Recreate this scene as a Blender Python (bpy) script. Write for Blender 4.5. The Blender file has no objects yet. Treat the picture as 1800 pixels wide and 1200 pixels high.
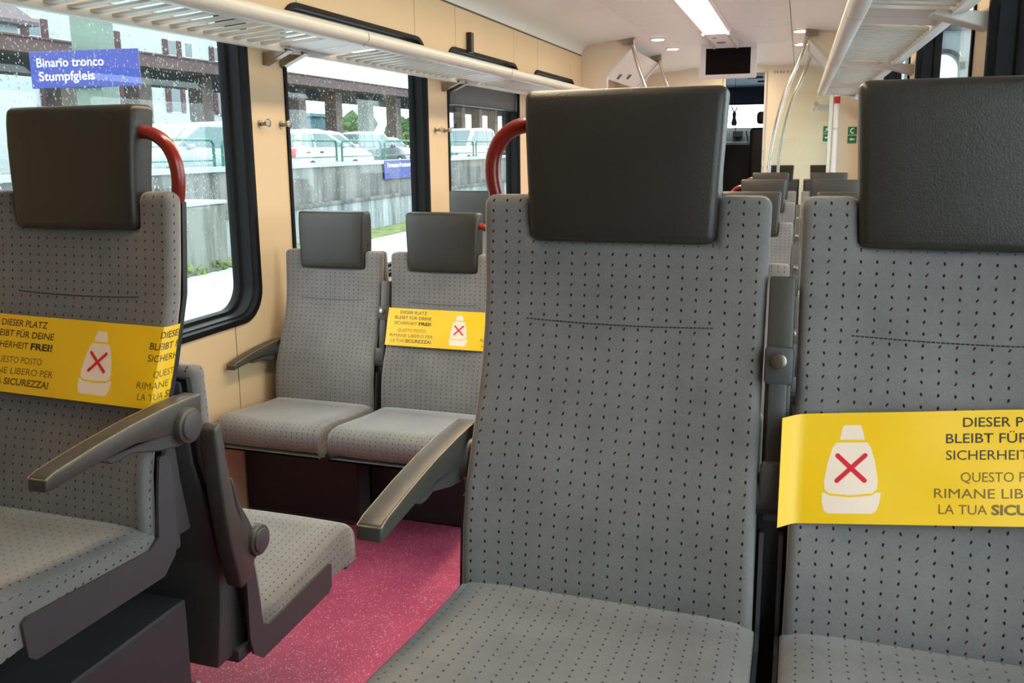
import bpy, bmesh, math, random
from mathutils import Vector, Matrix
random.seed(7)
S = bpy.context.scene
COL = S.collection
PI = math.pi

# ---------------------------------------------------------------- camera
cam_d = bpy.data.cameras.new('camera'); cam = bpy.data.objects.new('camera', cam_d); COL.objects.link(cam)
S.camera = cam
YAW, PIT, ROL = .3215, .1779, -.011
F_ = Vector((-math.sin(YAW)*math.cos(PIT), math.cos(YAW)*math.cos(PIT), -math.sin(PIT)))
R_ = Vector((math.cos(YAW), math.sin(YAW), 0)); U_ = R_.cross(F_)
R2, U2 = R_*math.cos(ROL)+U_*math.sin(ROL), -R_*math.sin(ROL)+U_*math.cos(ROL)
mw = Matrix((R2, U2, -F_)).transposed().to_4x4(); mw.translation = (.2531, -1.1571, 1.4365)
cam.matrix_world = mw
cam_d.sensor_fit = 'HORIZONTAL'; cam_d.sensor_width = 36
cam_d.lens = 1507/1800*36; cam_d.shift_y = -(600-528.3)/1800
cam_d.clip_start = .02; cam_d.clip_end = 500

# ---------------------------------------------------------------- world, exposure
w = bpy.data.worlds.new('overcast_sky'); S.world = w; w.use_nodes = True
bg = w.node_tree.nodes['Background']; bg.inputs[0].default_value = (.90, .96, 1.0, 1); bg.inputs[1].default_value = 5.0
vs = S.view_settings; vs.view_transform = 'Standard'; vs.look = 'None'; vs.gamma = 1; vs.use_curve_mapping = False
vs.exposure = -.05
LAMP = 22.0          # ceiling strip radiance
S.cycles.max_bounces = 10; S.cycles.diffuse_bounces = 6; S.cycles.transparent_max_bounces = 16
S.cycles.sample_clamp_indirect = 10; S.cycles.use_denoising = True

# ---------------------------------------------------------------- materials
def nn(nt, t, **kw):
    n = nt.nodes.new(t)
    for k, v in kw.items(): setattr(n, k, v)
    return n
def mat(name, col, rough=.5, metal=0., var=0., vscale=20., bump=0., bscale=200., spec=.5, sheen=0., emit=None, estr=0., coat=0.):
    m = bpy.data.materials.new(name); m.use_nodes = True; nt = m.node_tree; p = nt.nodes['Principled BSDF']
    p.inputs['Base Color'].default_value = (*col, 1); p.inputs['Roughness'].default_value = rough
    p.inputs['Metallic'].default_value = metal; p.inputs['Specular IOR Level'].default_value = spec
    if sheen: p.inputs['Sheen Weight'].default_value = sheen
    if coat: p.inputs['Coat Weight'].default_value = coat
    if emit: p.inputs['Emission Color'].default_value = (*emit, 1); p.inputs['Emission Strength'].default_value = estr
    tc = nn(nt, 'ShaderNodeTexCoord')
    if var:
        n = nn(nt, 'ShaderNodeTexNoise'); n.inputs['Scale'].default_value = vscale; n.inputs['Detail'].default_value = 5
        nt.links.new(tc.outputs['Object'], n.inputs['Vector'])
        r = nn(nt, 'ShaderNodeMapRange'); r.inputs[1].default_value = .3; r.inputs[2].default_value = .7
        r.inputs[3].default_value = 1-var; r.inputs[4].default_value = 1+var
        nt.links.new(n.outputs[0], r.inputs[0])
        mx = nn(nt, 'ShaderNodeMix', data_type='RGBA', blend_type='MULTIPLY'); mx.inputs[0].default_value = 1
        mx.inputs[6].default_value = (*col, 1); nt.links.new(r.outputs[0], mx.inputs[7]); nt.links.new(mx.outputs[2], p.inputs['Base Color'])
    if bump:
        n = nn(nt, 'ShaderNodeTexNoise'); n.inputs['Scale'].default_value = bscale; n.inputs['Detail'].default_value = 3
        nt.links.new(tc.outputs['Object'], n.inputs['Vector'])
        b = nn(nt, 'ShaderNodeBump'); b.inputs['Strength'].default_value = bump; b.inputs['Distance'].default_value = .002
        nt.links.new(n.outputs[0], b.inputs['Height']); nt.links.new(b.outputs[0], p.inputs['Normal'])
    return m
def mth(nt, op, a, b=None, c=None):
    n = nn(nt, 'ShaderNodeMath', operation=op)
    for i, v in enumerate((a, b, c)):
        if v is None: continue
        if isinstance(v, (int, float)): n.inputs[i].default_value = v
        else: nt.links.new(v, n.inputs[i])
    return n.outputs[0]
def fabric_mat():
    m = bpy.data.materials.new('velour_fabric'); m.use_nodes = True; nt = m.node_tree; p = nt.nodes['Principled BSDF']
    uv = nn(nt, 'ShaderNodeUVMap'); sx = nn(nt, 'ShaderNodeSeparateXYZ'); nt.links.new(uv.outputs[0], sx.inputs[0])
    u = mth(nt, 'DIVIDE', sx.outputs[0], .0212); v = mth(nt, 'DIVIDE', sx.outputs[1], .0165)
    fu = mth(nt, 'SUBTRACT', mth(nt, 'FRACT', u), .5); fv = mth(nt, 'SUBTRACT', mth(nt, 'FRACT', v), .5)
    fu = mth(nt, 'MULTIPLY', fu, .0212); fv = mth(nt, 'MULTIPLY', fv, .0165)
    cu = mth(nt, 'FLOOR', u); cv = mth(nt, 'FLOOR', v)
    cb = nn(nt, 'ShaderNodeCombineXYZ'); nt.links.new(cu, cb.inputs[0]); nt.links.new(cv, cb.inputs[1])
    wn = nn(nt, 'ShaderNodeTexWhiteNoise', noise_dimensions='2D'); nt.links.new(cb.outputs[0], wn.inputs[0])
    sl = mth(nt, 'SUBTRACT', wn.outputs[0], .35)              # each fleck leans its own way
    fu = mth(nt, 'SUBTRACT', fu, mth(nt, 'MULTIPLY', mth(nt, 'MULTIPLY', fv, .8), sl))
    d = mth(nt, 'SQRT', mth(nt, 'ADD', mth(nt, 'POWER', mth(nt, 'DIVIDE', fu, .0016), 2), mth(nt, 'POWER', mth(nt, 'DIVIDE', fv, .0026), 2)))
    mk_ = nn(nt, 'ShaderNodeMapRange'); mk_.inputs[1].default_value = .8; mk_.inputs[2].default_value = 1.15; mk_.inputs[3].default_value = 1; mk_.inputs[4].default_value = 0
    nt.links.new(d, mk_.inputs[0])
    tc = nn(nt, 'ShaderNodeTexCoord')
    oi = nn(nt, 'ShaderNodeObjectInfo'); off = nn(nt, 'ShaderNodeVectorMath', operation='ADD')
    nt.links.new(tc.outputs['Object'], off.inputs[0]); nt.links.new(oi.outputs['Location'], off.inputs[1])
    n1 = nn(nt, 'ShaderNodeTexNoise'); n1.inputs['Scale'].default_value = 6; n1.inputs['Detail'].default_value = 6; n1.inputs['Roughness'].default_value = .65
    nt.links.new(off.outputs[0], n1.inputs['Vector'])
    cr = nn(nt, 'ShaderNodeValToRGB'); e = cr.color_ramp.elements
    e[0].position = .3; e[0].color = (.150, .147, .147, 1); e[1].position = .72; e[1].color = (.225, .217, .208, 1)
    nt.links.new(n1.outputs[0], cr.inputs[0])
    n2 = nn(nt, 'ShaderNodeTexNoise'); n2.inputs['Scale'].default_value = 420; n2.inputs['Detail'].default_value = 2
    nt.links.new(tc.outputs['Object'], n2.inputs['Vector'])
    r2 = nn(nt, 'ShaderNodeMapRange'); r2.inputs[3].default_value = .8; r2.inputs[4].default_value = 1.2; nt.links.new(n2.outputs[0], r2.inputs[0])
    mm = nn(nt, 'ShaderNodeMix', data_type='RGBA', blend_type='MULTIPLY'); mm.inputs[0].default_value = 1
    nt.links.new(cr.outputs[0], mm.inputs[6]); nt.links.new(r2.outputs[0], mm.inputs[7])
    cd = nn(nt, 'ShaderNodeValToRGB'); cd.color_ramp.interpolation = 'CONSTANT'; e = cd.color_ramp.elements
    e[0].color = (.012, .008, .010, 1); e[1].position = .72; e[1].color = (.05, .012, .010, 1)
    nt.links.new(wn.outputs[0], cd.inputs[0])
    mx = nn(nt, 'ShaderNodeMix', data_type='RGBA'); nt.links.new(mk_.outputs[0], mx.inputs[0])
    nt.links.new(mm.outputs[2], mx.inputs[6]); nt.links.new(cd.outputs[0], mx.inputs[7]); nt.links.new(mx.outputs[2], p.inputs['Base Color'])
    p.inputs['Roughness'].default_value = .92; p.inputs['Specular IOR Level'].default_value = .15; p.inputs['Sheen Weight'].default_value = .5
    p.inputs['Sheen Roughness'].default_value = .4
    b = nn(nt, 'ShaderNodeBump'); b.inputs['Strength'].default_value = .25; b.inputs['Distance'].default_value = .001
    nt.links.new(n2.outputs[0], b.inputs['Height']); nt.links.new(b.outputs[0], p.inputs['Normal'])
    return m
def floor_mat():
    m = bpy.data.materials.new('pink_speckled_vinyl'); m.use_nodes = True; nt = m.node_tree; p = nt.nodes['Principled BSDF']
    tc = nn(nt, 'ShaderNodeTexCoord')
    vo = nn(nt, 'ShaderNodeTexVoronoi'); vo.inputs['Scale'].default_value = 210; nt.links.new(tc.outputs['Object'], vo.inputs['Vector'])
    wn = nn(nt, 'ShaderNodeTexWhiteNoise', noise_dimensions='3D'); nt.links.new(vo.outputs['Position'], wn.inputs[0])
    sz = mth(nt, 'MULTIPLY', mth(nt, 'SUBTRACT', wn.outputs[0], .35), .62)
    mk_ = mth(nt, 'LESS_THAN', vo.outputs['Distance'], sz)
    n1 = nn(nt, 'ShaderNodeTexNoise'); n1.inputs['Scale'].default_value = 5; n1.inputs['Detail'].default_value = 5; nt.links.new(tc.outputs['Object'], n1.inputs['Vector'])
    cr = nn(nt, 'ShaderNodeValToRGB'); e = cr.color_ramp.elements
    e[0].position = .3; e[0].color = (.31, .045, .105, 1); e[1].position = .7; e[1].color = (.41, .07, .145, 1); nt.links.new(n1.outputs[0], cr.inputs[0])
    mx = nn(nt, 'ShaderNodeMix', data_type='RGBA'); nt.links.new(mk_, mx.inputs[0]); nt.links.new(cr.outputs[0], mx.inputs[6]); mx.inputs[7].default_value = (.75, .42, .45, 1)
    nt.links.new(mx.outputs[2], p.inputs['Base Color']); p.inputs['Roughness'].default_value = .42; p.inputs['Specular IOR Level'].default_value = .4
    return m
def glass_mat(name, tint=(.93, .98, .98), ior=1.45, extra=0.):
    m = bpy.data.materials.new(name); m.use_nodes = True; nt = m.node_tree; nt.nodes.remove(nt.nodes['Principled BSDF'])
    out = nt.nodes['Material Output']
    t = nn(nt, 'ShaderNodeBsdfTransparent'); t.inputs[0].default_value = (*tint, 1)
    g = nn(nt, 'ShaderNodeBsdfGlossy'); g.inputs['Roughness'].default_value = .01
    lw = nn(nt, 'ShaderNodeLayerWeight'); lw.inputs[0].default_value = .5
    f = mth(nt, 'MULTIPLY_ADD', mth(nt, 'POWER', lw.outputs['Facing'], 5.0), .9, .03)
    if extra: f = mth(nt, 'MINIMUM', mth(nt, 'ADD', f, extra), 1.0)
    mx = nn(nt, 'ShaderNodeMixShader'); nt.links.new(f, mx.inputs[0]); nt.links.new(t.outputs[0], mx.inputs[1]); nt.links.new(g.outputs[0], mx.inputs[2])
    nt.links.new(mx.outputs[0], out.inputs[0]); return m
def concrete_mat(name, col, dark, sc=.6, streak=True):
    m = bpy.data.materials.new(name); m.use_nodes = True; nt = m.node_tree; p = nt.nodes['Principled BSDF']
    tc = nn(nt, 'ShaderNodeTexCoord'); mp = nn(nt, 'ShaderNodeMapping'); nt.links.new(tc.outputs['Object'], mp.inputs[0])
    mp.inputs['Scale'].default_value = (3, 3, .35) if streak else (1, 1, 1)
    n = nn(nt, 'ShaderNodeTexNoise'); n.inputs['Scale'].default_value = sc; n.inputs['Detail'].default_value = 8; n.inputs['Roughness'].default_value = .7
    nt.links.new(mp.outputs[0], n.inputs['Vector'])
    cr = nn(nt, 'ShaderNodeValToRGB'); e = cr.color_ramp.elements; e[0].position = .38; e[0].color = (*dark, 1); e[1].position = .6; e[1].color = (*col, 1)
    nt.links.new(n.outputs[0], cr.inputs[0]); nt.links.new(cr.outputs[0], p.inputs['Base Color']); p.inputs['Roughness'].default_value = .85
    return m

M = dict(
 fabric=fabric_mat(), floor=floor_mat(),
 leather=mat('grey_leather', (.031, .0275, .0225), .38, var=.08, vscale=8, bump=.25, bscale=350, spec=.45),
 plastic=mat('anthracite_plastic', (.062, .062, .064), .45, var=.06, bump=.12, bscale=600),
 arm=mat('armrest_plastic', (.060, .055, .047), .38, var=.10, vscale=30, bump=.15, bscale=500),
 worn=mat('worn_bronze_edge', (.30, .23, .13), .45, var=.35, vscale=160),
 black=mat('black_plastic', (.012, .012, .014), .4),
 metalplate=mat('painted_grey_plate', (.056, .055, .062), .5, var=.05),
 box=mat('dark_equipment_box', (.050, .049, .056), .55, var=.06),
 red=mat('red_enamel', (.24, .014, .008), .28, coat=.4),
 wall=mat('cream_wall_panel', (.74, .565, .34), .45, var=.015, vscale=3),
 wallpale=mat('pale_cream_wall', (.76, .67, .51), .45, var=.015, vscale=3),
 seam=mat('panel_backing', (.13, .10, .075), .8),
 ceil=mat('ceiling_white', (.79, .82, .765), .4, var=.01),
 white=mat('white_plastic', (.80, .78, .75), .38),
 rack=mat('rack_grey_white', (.55, .55, .505), .35),
 rubber=mat('window_frame_black', (.005, .005, .006), .5, spec=.15),
 chrome=mat('brushed_steel', (.55, .52, .48), .25, metal=1.),
 hook=mat('hook_steel', (.34, .30, .25), .3, metal=1.),
 glass=glass_mat('window_glass'), screen=glass_mat('draught_screen_glass', (.93, .97, .94), 1.45, .04),
 display=mat('display_black', (.005, .003, .003), .6, spec=.1),
 yellow=mat('yellow_paper', (.93, .56, .004), .38, var=.03, vscale=6, bump=.05, bscale=12),
 print_dark=mat('print_dark', (.035, .022, .008), .5), print_olive=mat('print_olive', (.20, .115, .008), .5),
 print_pale=mat('print_pale', (.92, .74, .60), .45), print_red=mat('print_red', (.70, .008, .022), .45),
 thread=mat('stitch_thread', (.028, .026, .028), .9),
 lamp=mat('lamp_diffuser', (.9, .9, .9), .4, emit=(1., .78, .52), estr=LAMP),
 spot=mat('downlight_lens', (.9, .9, .9), .4, emit=(1., .72, .40), estr=18),
 blue=mat('station_sign_blue', (.006, .018, .19), .4), lettering=mat('sign_white', (.88, .9, .92), .5),
 green=mat('sign_green', (.006, .19, .075), .4), greenpaint=mat('railing_green', (.008, .11, .075), .45),
 drop=mat('rain_drop', (.85, .93, .96), .12, spec=.9),
 concrete=concrete_mat('stained_concrete', (.20, .20, .19), (.06, .06, .055)), concrete2=concrete_mat('pale_streaked_concrete', (.36, .41, .42), (.10, .11, .11)),
 block=concrete_mat('mossy_concrete', (.22, .23, .20), (.09, .10, .075), 1.2),
 ground=mat('wet_platform', (.55, .58, .60), .35, var=.06, vscale=.5), street=mat('street_asphalt', (.17, .18, .19), .7, var=.08),
 grass=mat('grass_strip', (.15, .19, .055), .95, var=.4, vscale=4),
 facade=mat('house_facade', (.36, .41, .41), .85, var=.04, vscale=.4), shutter=mat('maroon_shutter', (.055, .012, .016), .7),
 pane=mat('dark_house_pane', (.10, .14, .15), .2), roof=mat('brown_roof', (.10, .07, .075), .8, var=.15, vscale=2),
 canopy=mat('canopy_maroon', (.065, .036, .037), .7, var=.15, vscale=1.2), canopyunder=mat('canopy_underside', (.055, .065, .052), .85, var=.3, vscale=1.5),
 column=mat('brown_column', (.14, .115, .10), .75, var=.2, vscale=4), gcolumn=mat('green_column', (.11, .16, .125), .6, var=.1, vscale=3),
 leaf=mat('tree_leaves', (.04, .10, .025), .9, var=.5, vscale=3), leafl=mat('pale_leaves', (.13, .18, .04), .9, var=.5, vscale=3), bark=mat('bark', (.09, .06, .04), .9),
 teal=mat('teal_shed', (.10, .21, .25), .6, var=.1, vscale=1), pale=mat('pale_stone', (.32, .37, .37), .8, var=.08, vscale=.8),
 carglass=mat('car_glass', (.08, .14, .15), .12, spec=.35), tyre=mat('tyre', (.015, .015, .016), .8), rim=mat('wheel_rim', (.45, .47, .48), .3, metal=.8),
 c_silver=mat('car_silver', (.24, .29, .32), .3, coat=.6), c_white=mat('car_white', (.45, .48, .48), .3, coat=.6), c_dark=mat('car_dark_blue', (.03, .042, .06), .3, coat=.6),
 headlight=mat('headlight', (.20, .24, .26), .1), tail=mat('tail_light', (.45, .02, .02), .2),
 cabdark=mat('cab_dark', (.015, .016, .02), .6), cabgrey=mat('cab_blue_grey', (.10, .13, .19), .6), cabceil=mat('cab_ceiling', (.34, .44, .58), .5),
 redtag=mat('red_tag', (.5, .02, .02), .4), lilac=mat('post_white', (.74, .73, .76), .35),
 darkfab=mat('dark_seat_back', (.050, .050, .052), .55, bump=.1),
)

# ---------------------------------------------------------------- mesh helpers
def finish(bm, name, m, parent=None, smooth=None, uvf=None):
    if uvf:
        ul = bm.loops.layers.uv.new('UVMap')
        bm.normal_update()
        for f in bm.faces:
            for l in f.loops: l[ul].uv = uvf(l.vert.co, f.normal)
    me = bpy.data.meshes.new(name); bm.to_mesh(me); bm.free()
    if m: me.materials.append(M[m])
    if smooth:
        for p in me.polygons: p.use_smooth = True
        me.set_sharp_from_angle(angle=math.radians(smooth))
    return link(name, me, parent)
def link(name, me, parent=None):
    o = bpy.data.objects.new(name, me); COL.objects.link(o)
    if parent: o.parent = parent
    return o
def tag(o, label, cat, group=None, kind=None):
    if label: o['label'] = label
    if cat: o['category'] = cat
    if group: o['group'] = group
    if kind: o['kind'] = kind
    return o
def empty(name, loc=(0, 0, 0), rz=0):
    o = bpy.data.objects.new(name, None); COL.objects.link(o); o.location = loc; o.rotation_euler = (0, 0, rz); o.empty_display_size = .1
    return o
def struct(o): o['kind'] = 'structure'; return o
def B(): return bmesh.new()
def bx(bm, x0, x1, y0, y1, z0, z1, r=0, seg=2):
    t = bmesh.new()
    vs = [t.verts.new((x, y, z)) for x in (x0, x1) for y in (y0, y1) for z in (z0, z1)]
    for a in ((0, 1, 3, 2), (4, 6, 7, 5), (0, 4, 5, 1), (2, 3, 7, 6), (0, 2, 6, 4), (1, 5, 7, 3)): t.faces.new([vs[i] for i in a])
    bmesh.ops.recalc_face_normals(t, faces=t.faces[:])
    if r: bmesh.ops.bevel(t, geom=t.edges[:], offset=r, segments=seg, affect='EDGES', profile=.5)
    add(bm, t)
def add(bm, t, mtx=None):
    if mtx is not None: bmesh.ops.transform(t, matrix=mtx, verts=t.verts[:])
    me = bpy.data.meshes.new('t'); t.to_mesh(me); t.free(); bm.from_mesh(me); bpy.data.meshes.remove(me)
def prism(bm, pts, axis, a, b, r=0, seg=2):
    """polygon pts in the two other axes, extruded along axis from a to b"""
    t = bmesh.new()
    def P(p, c): return {'x': (c, p[0], p[1]), 'y': (p[0], c, p[1]), 'z': (p[0], p[1], c)}[axis]
    A = [t.verts.new(P(p, a)) for p in pts]; C = [t.verts.new(P(p, b)) for p in pts]; n = len(pts)
    t.faces.new(A); t.faces.new(C[::-1])
    for i in range(n): t.faces.new((A[i], C[i], C[(i+1) % n], A[(i+1) % n]))
    bmesh.ops.recalc_face_normals(t, faces=t.faces[:])
    if r: bmesh.ops.bevel(t, geom=[e for e in t.edges], offset=r, segments=seg, affect='EDGES', profile=.5)
    add(bm, t)
def tube(bm, pts, r, n=10, cap=True, closed=False):
    pts = [Vector(p) for p in pts]; rings = []; N = len(pts); up = None
    for i, p in enumerate(pts):
        if closed: d = pts[(i+1) % N]-pts[i-1]
        else: d = pts[min(i+1, N-1)]-pts[max(i-1, 0)]
        d.normalize()
        if up is None: up = Vector((0, 0, 1)) if abs(d.z) < .9 else Vector((0, 1, 0))
        s = d.cross(up).normalized(); up = s.cross(d).normalized()
        rr = r[i] if isinstance(r, (list, tuple)) else r
        rings.append([bm.verts.new(p+(s*math.cos(2*PI*k/n)+up*math.sin(2*PI*k/n))*rr) for k in range(n)])
    for i in range(N if closed else N-1):
        a, b = rings[i], rings[(i+1) % N]
        for k in range(n): bm.faces.new((a[k], a[(k+1) % n], b[(k+1) % n], b[k]))
    if cap and not closed: bm.faces.new(rings[0][::-1]); bm.faces.new(rings[-1])
def disc(bm, c, axis, r, h, n=24, bev=0):
    t = bmesh.new(); bmesh.ops.create_cone(t, cap_ends=True, segments=n, radius1=r, radius2=r, depth=h)
    if bev:
        es = [e for e in t.edges if abs(e.verts[0].co.z-e.verts[1].co.z) < 1e-6]
        bmesh.ops.bevel(t, geom=es, offset=bev, segments=2, affect='EDGES', profile=.5)
    rot = {'z': Matrix(), 'x': Matrix.Rotation(PI/2, 4, 'Y'), 'y': Matrix.Rotation(PI/2, 4, 'X')}[axis]
    add(bm, t, Matrix.Translation(c) @ rot)
def rrect(a0, a1, b0, b1, r, n=6):
    out = []
    for cx, cy, s in ((a1-r, b1-r, 0), (a0+r, b1-r, 1), (a0+r, b0+r, 2), (a1-r, b0+r, 3)):
        for k in range(n+1):
            t = (s+k/n)*PI/2; out.append((cx+r*math.cos(t), cy+r*math.sin(t)))
    return out
def bezier(p0, p1, p2, p3, n=12):
    p0, p1, p2, p3 = map(Vector, (p0, p1, p2, p3)); o = []
    for i in range(n+1):
        t = i/n; o.append(p0*(1-t)**3+p1*3*t*(1-t)**2+p2*3*t*t*(1-t)+p3*t**3)
    return o
def text_mesh(body, size, bold=0., align='CENTER'):
    c = bpy.data.curves.new('txt', 'FONT'); c.body = body; c.size = size; c.align_x = align; c.offset = bold; c.resolution_u = 3; c.fill_mode = 'FRONT'
    o = bpy.data.objects.new('txt', c); COL.objects.link(o)
    dg = bpy.context.evaluated_depsgraph_get(); me = bpy.data.meshes.new_from_object(o.evaluated_get(dg), depsgraph=dg)
    bpy.data.objects.remove(o); bpy.data.curves.remove(c); return me
def add_text(bm, body, size, fn, bold=0., align='CENTER', width=None):
    me = text_mesh(body, size, bold, align)
    k = 1.
    if width:
        xs = [v.co.x for v in me.vertices]; k = width/(max(xs)-min(xs))
    for v in me.vertices: v.co = fn(v.co.x*k, v.co.y)
    bm.from_mesh(me); bpy.data.meshes.remove(me)

# ================================================================ CAR BODY (setting)
XL, XR, XM = -1.80, .77, -.515           # inner wall faces, centre line
Y0, YV, YB2, YC = -3.2, 7.22, 8.9, 11.0   # rear end, vestibule start / end, cab wall
WIN = [(.31, 1.784), (2.03, 3.50), (3.80, 5.23), (5.59, 6.95), (7.42, 8.70), (9.20, 10.75)]
WINS = {-1: WIN, 1: [(-1.46, -.01)]+WIN}  # unseen left wall behind the viewer made windowless to shade the foreground
WZ0, WZ1, WR = .76, 2.045, .13
def mirror(x, side): return x if side < 0 else 2*XM-x

b = B(); bx(b, -1.95, .92, Y0, 13.6, -.06, 0); floor = struct(finish(b, 'floor', 'floor'))
for s, lab in ((-1, 'left'), (1, 'right')):
    # raised podium under the first seats
    b = B(); e = -.87 if s < 0 else -.16
    bx(b, min(e, mirror(XL, s)), max(e, mirror(XL, s)), Y0, .15, .001, .36)
    struct(finish(b, 'trim_1' if s < 0 else 'trim_2', 'floor'))
b = B(); bx(b, -.869, -.865, .147, .152, 0, .362); bx(b, -.872, -.866, Y0, .152, .356, .363)
struct(finish(b, 'trim_3', 'rack'))

def ring(bm, x, outer, hole, r):
    """flat wall piece in plane X=x with a rounded window hole"""
    (a0, a1, b0, b1), (h0, h1, k0, k1) = outer, hole
    hp = rrect(h0, h1, k0, k1, r, 8); cx, cy = (h0+h1)/2, (k0+k1)/2
    op = []
    for i, (p, q) in enumerate(hp):
        c = i//9; corner = ((a1, b1), (a0, b1), (a0, b0), (a1, b0))[c]; t = (i % 9)/8
        hs = ((a1, k1-r), (h0+r, b1), (a0, k0+r), (h1-r, b0))[c]; he = ((h1-r, b1), (a0, k1-r), (h0+r, b0), (a1, k0+r))[c]
        if t < .5: f = t*2; op.append((hs[0]+(corner[0]-hs[0])*f, hs[1]+(corner[1]-hs[1])*f))
        else: f = t*2-1; op.append((corner[0]+(he[0]-corner[0])*f, corner[1]+(he[1]-corner[1])*f))
    H = [bm.verts.new((x, p, q)) for p, q in hp]; O = [bm.verts.new((x, p, q)) for p, q in op]; n = len(H)
    for i in range(n):
        j = (i+1) % n
        try: bm.faces.new((H[i], H[j], O[j], O[i]))
        except ValueError: pass
def wall_surface(x):
    WIN = WINS[1 if x > 0 else -1]
    bm = B(); edges = [Y0]+[(WIN[i][1]+WIN[i+1][0])/2 for i in range(len(WIN)-1)]+[YC]
    for i, (a, c) in enumerate(WIN): ring(bm, x, (edges[i], edges[i+1], 0, 2.295), (a+.006, c-.006, WZ0+.006, WZ1-.006), WR)
    bmesh.ops.remove_doubles(bm, verts=bm.verts[:], dist=1e-5)
    return bm
SEAMS_UP = [Y0, -.17, .42, 1.60, 2.16, 3.356, 3.96, 5.114, 5.733, 6.80, YV, YB2, YC]
for s, lab in ((-1, 'left'), (1, 'right')):
    x = mirror(XL, s); out = -1 if s < 0 else 1
    bm = wall_surface(x+out*.012)
    bmesh.ops.solidify(bm, geom=bm.faces[:], thickness=.001)
    W = struct(finish(bm, 'wall_'+lab, 'seam'))
    for i in range(len(SEAMS_UP)-1):
        a, c = SEAMS_UP[i]+.003, SEAMS_UP[i+1]-.003
        bm = wall_surface(x)
        for co, no in (((0, a, 0), (0, -1, 0)), ((0, c, 0), (0, 1, 0))):
            bmesh.ops.bisect_plane(bm, geom=bm.verts[:]+bm.edges[:]+bm.faces[:], plane_co=co, plane_no=no, clear_outer=True)
        bmesh.ops.recalc_face_normals(bm, faces=bm.faces[:])
        r = bmesh.ops.extrude_face_region(bm, geom=bm.faces[:])
        bmesh.ops.translate(bm, verts=[v for v in r['geom'] if isinstance(v, bmesh.types.BMVert)], vec=(out*.009, 0, 0))
        bmesh.ops.recalc_face_normals(bm, faces=bm.faces[:])
        finish(bm, 'wall_panel', 'wall', W)
    # outer skin keeps the daylight out of the joints
    bm = wall_surface(x+out*.10); finish(bm, 'outer_skin', 'seam', W)
    # top trim line between wall and cove
    b = B(); bx(b, min(x, x+out*.01)-.002, max(x, x+out*.01)+.002, Y0, YV, 2.288, 2.300); finish(b, 'cornice_joint', 'seam', W)

# ceiling: cove panels, slats, light channel
cove = [(-1.8, 2.30), (-1.785, 2.345), (-1.745, 2.38), (-1.66, 2.398), (-1.5, 2.412), (-1.36, 2.424), (-1.165, 2.45)]
C_ = B(); bx(C_, -1.9, .87, Y0, YC, 2.475, 2.50); ceiling = struct(finish(C_, 'ceiling', 'seam'))
for s in (-1, 1):
    ys = [Y0, -1.7, .05, 1.8, 3.6, 5.4, YV-.002, YB2, YC]
    for i in range(len(ys)-1):
        pts = [(mirror(p, s), z) for p, z in cove]; pts += [(p, z+.02) for p, z in pts[::-1]]
        b = B(); prism(b, pts, 'y', ys[i]+.0015, ys[i+1]-.0015); finish(b, 'cove_panel', 'ceil', ceiling, 40)
b = B(); bx(b, -.262, .262, -.0425, .0425, -.008, .008, .003, 1); slat_me = finish(b, 'ceiling_slat', 'ceil', ceiling); first = True
yy = Y0+.05
while yy < 8.15:
    for s in (-1, 1):
        cx = mirror(-.898, s)
        if first: slat_me.location = (cx, yy, 2.452); first = False
        else:
            o = link('ceiling_slat', slat_me.data, ceiling); o.location = (cx, yy, 2.452)
    yy += .098
b = B(); bx(b, -1.16, .13, 8.15, YC, 2.444, 2.47); finish(b, 'vestibule_ceiling', 'ceil', ceiling)
b = B(); bx(b, -1.168, -1.158, Y0, YC, 2.455, 2.475); bx(b, .128, .138, Y0, YC, 2.455, 2.475); finish(b, 'joint_strip', 'seam', ceiling)

# long ceiling lamp
L = empty('ceiling_light', (XM, 2, 2.44))
b = B(); bx(b, -.105, .105, -2.35, 4.98, -.004, .012, .004); finish(b, 'diffuser', 'lamp', L)
b = B()
for q in (-1, 1): bx(b, q*.118-.012, q*.118+.012, -2.37, 5.0, -.016, .02, .003, 1)
finish(b, 'channel_rail', 'white', L)
b = B(); bx(b, -.13, .13, -5.2, -2.37, -.008, .02, .004); finish(b, 'blank_cover', 'white', L)
tag(L, 'long glowing strip lamp along the middle of the slatted ceiling', 'ceiling light')
L = empty('ceiling_light', (XM, 9.8, 2.44))  # unseen lamp added to brighten the dark far end by the cab
b = B(); bx(b, -.105, .105, -.75, .95, -.012, .004, .004); finish(b, 'diffuser', 'lamp', L)
b = B()
for q in (-1, 1): bx(b, q*.118-.012, q*.118+.012, -.77, .97, -.020, .006, .003, 1)
finish(b, 'channel_rail', 'white', L)
tag(L, 'unseen short strip lamp added on the ceiling beyond the monitor to brighten the cab end', 'ceiling light')
U = empty('ceiling_sensor_unit', (XM, 7.0, 2.44))
b = B(); bx(b, -.10, .10, 0, 1.15, -.035, .02, .008); finish(b, 'housing', 'white', U)
b = B(); bx(b, -.125, -.10, 0, 1.15, -.045, .02, .004); bx(b, .10, .125, 0, 1.15, -.045, .02, .004); finish(b, 'side_rail', 'rack', U)
b = B(); disc(b, (.0, .62, -.038), 'z', .045, .014, 20, .004); finish(b, 'sensor_dome', 'hook', U, 40)
b = B(); disc(b, (-.03, .25, -.037), 'z', .02, .008, 16); finish(b, 'lens', 'chrome', U)
tag(U, 'white sensor unit on the ceiling between strip lamp and monitor', 'sensor')
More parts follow.
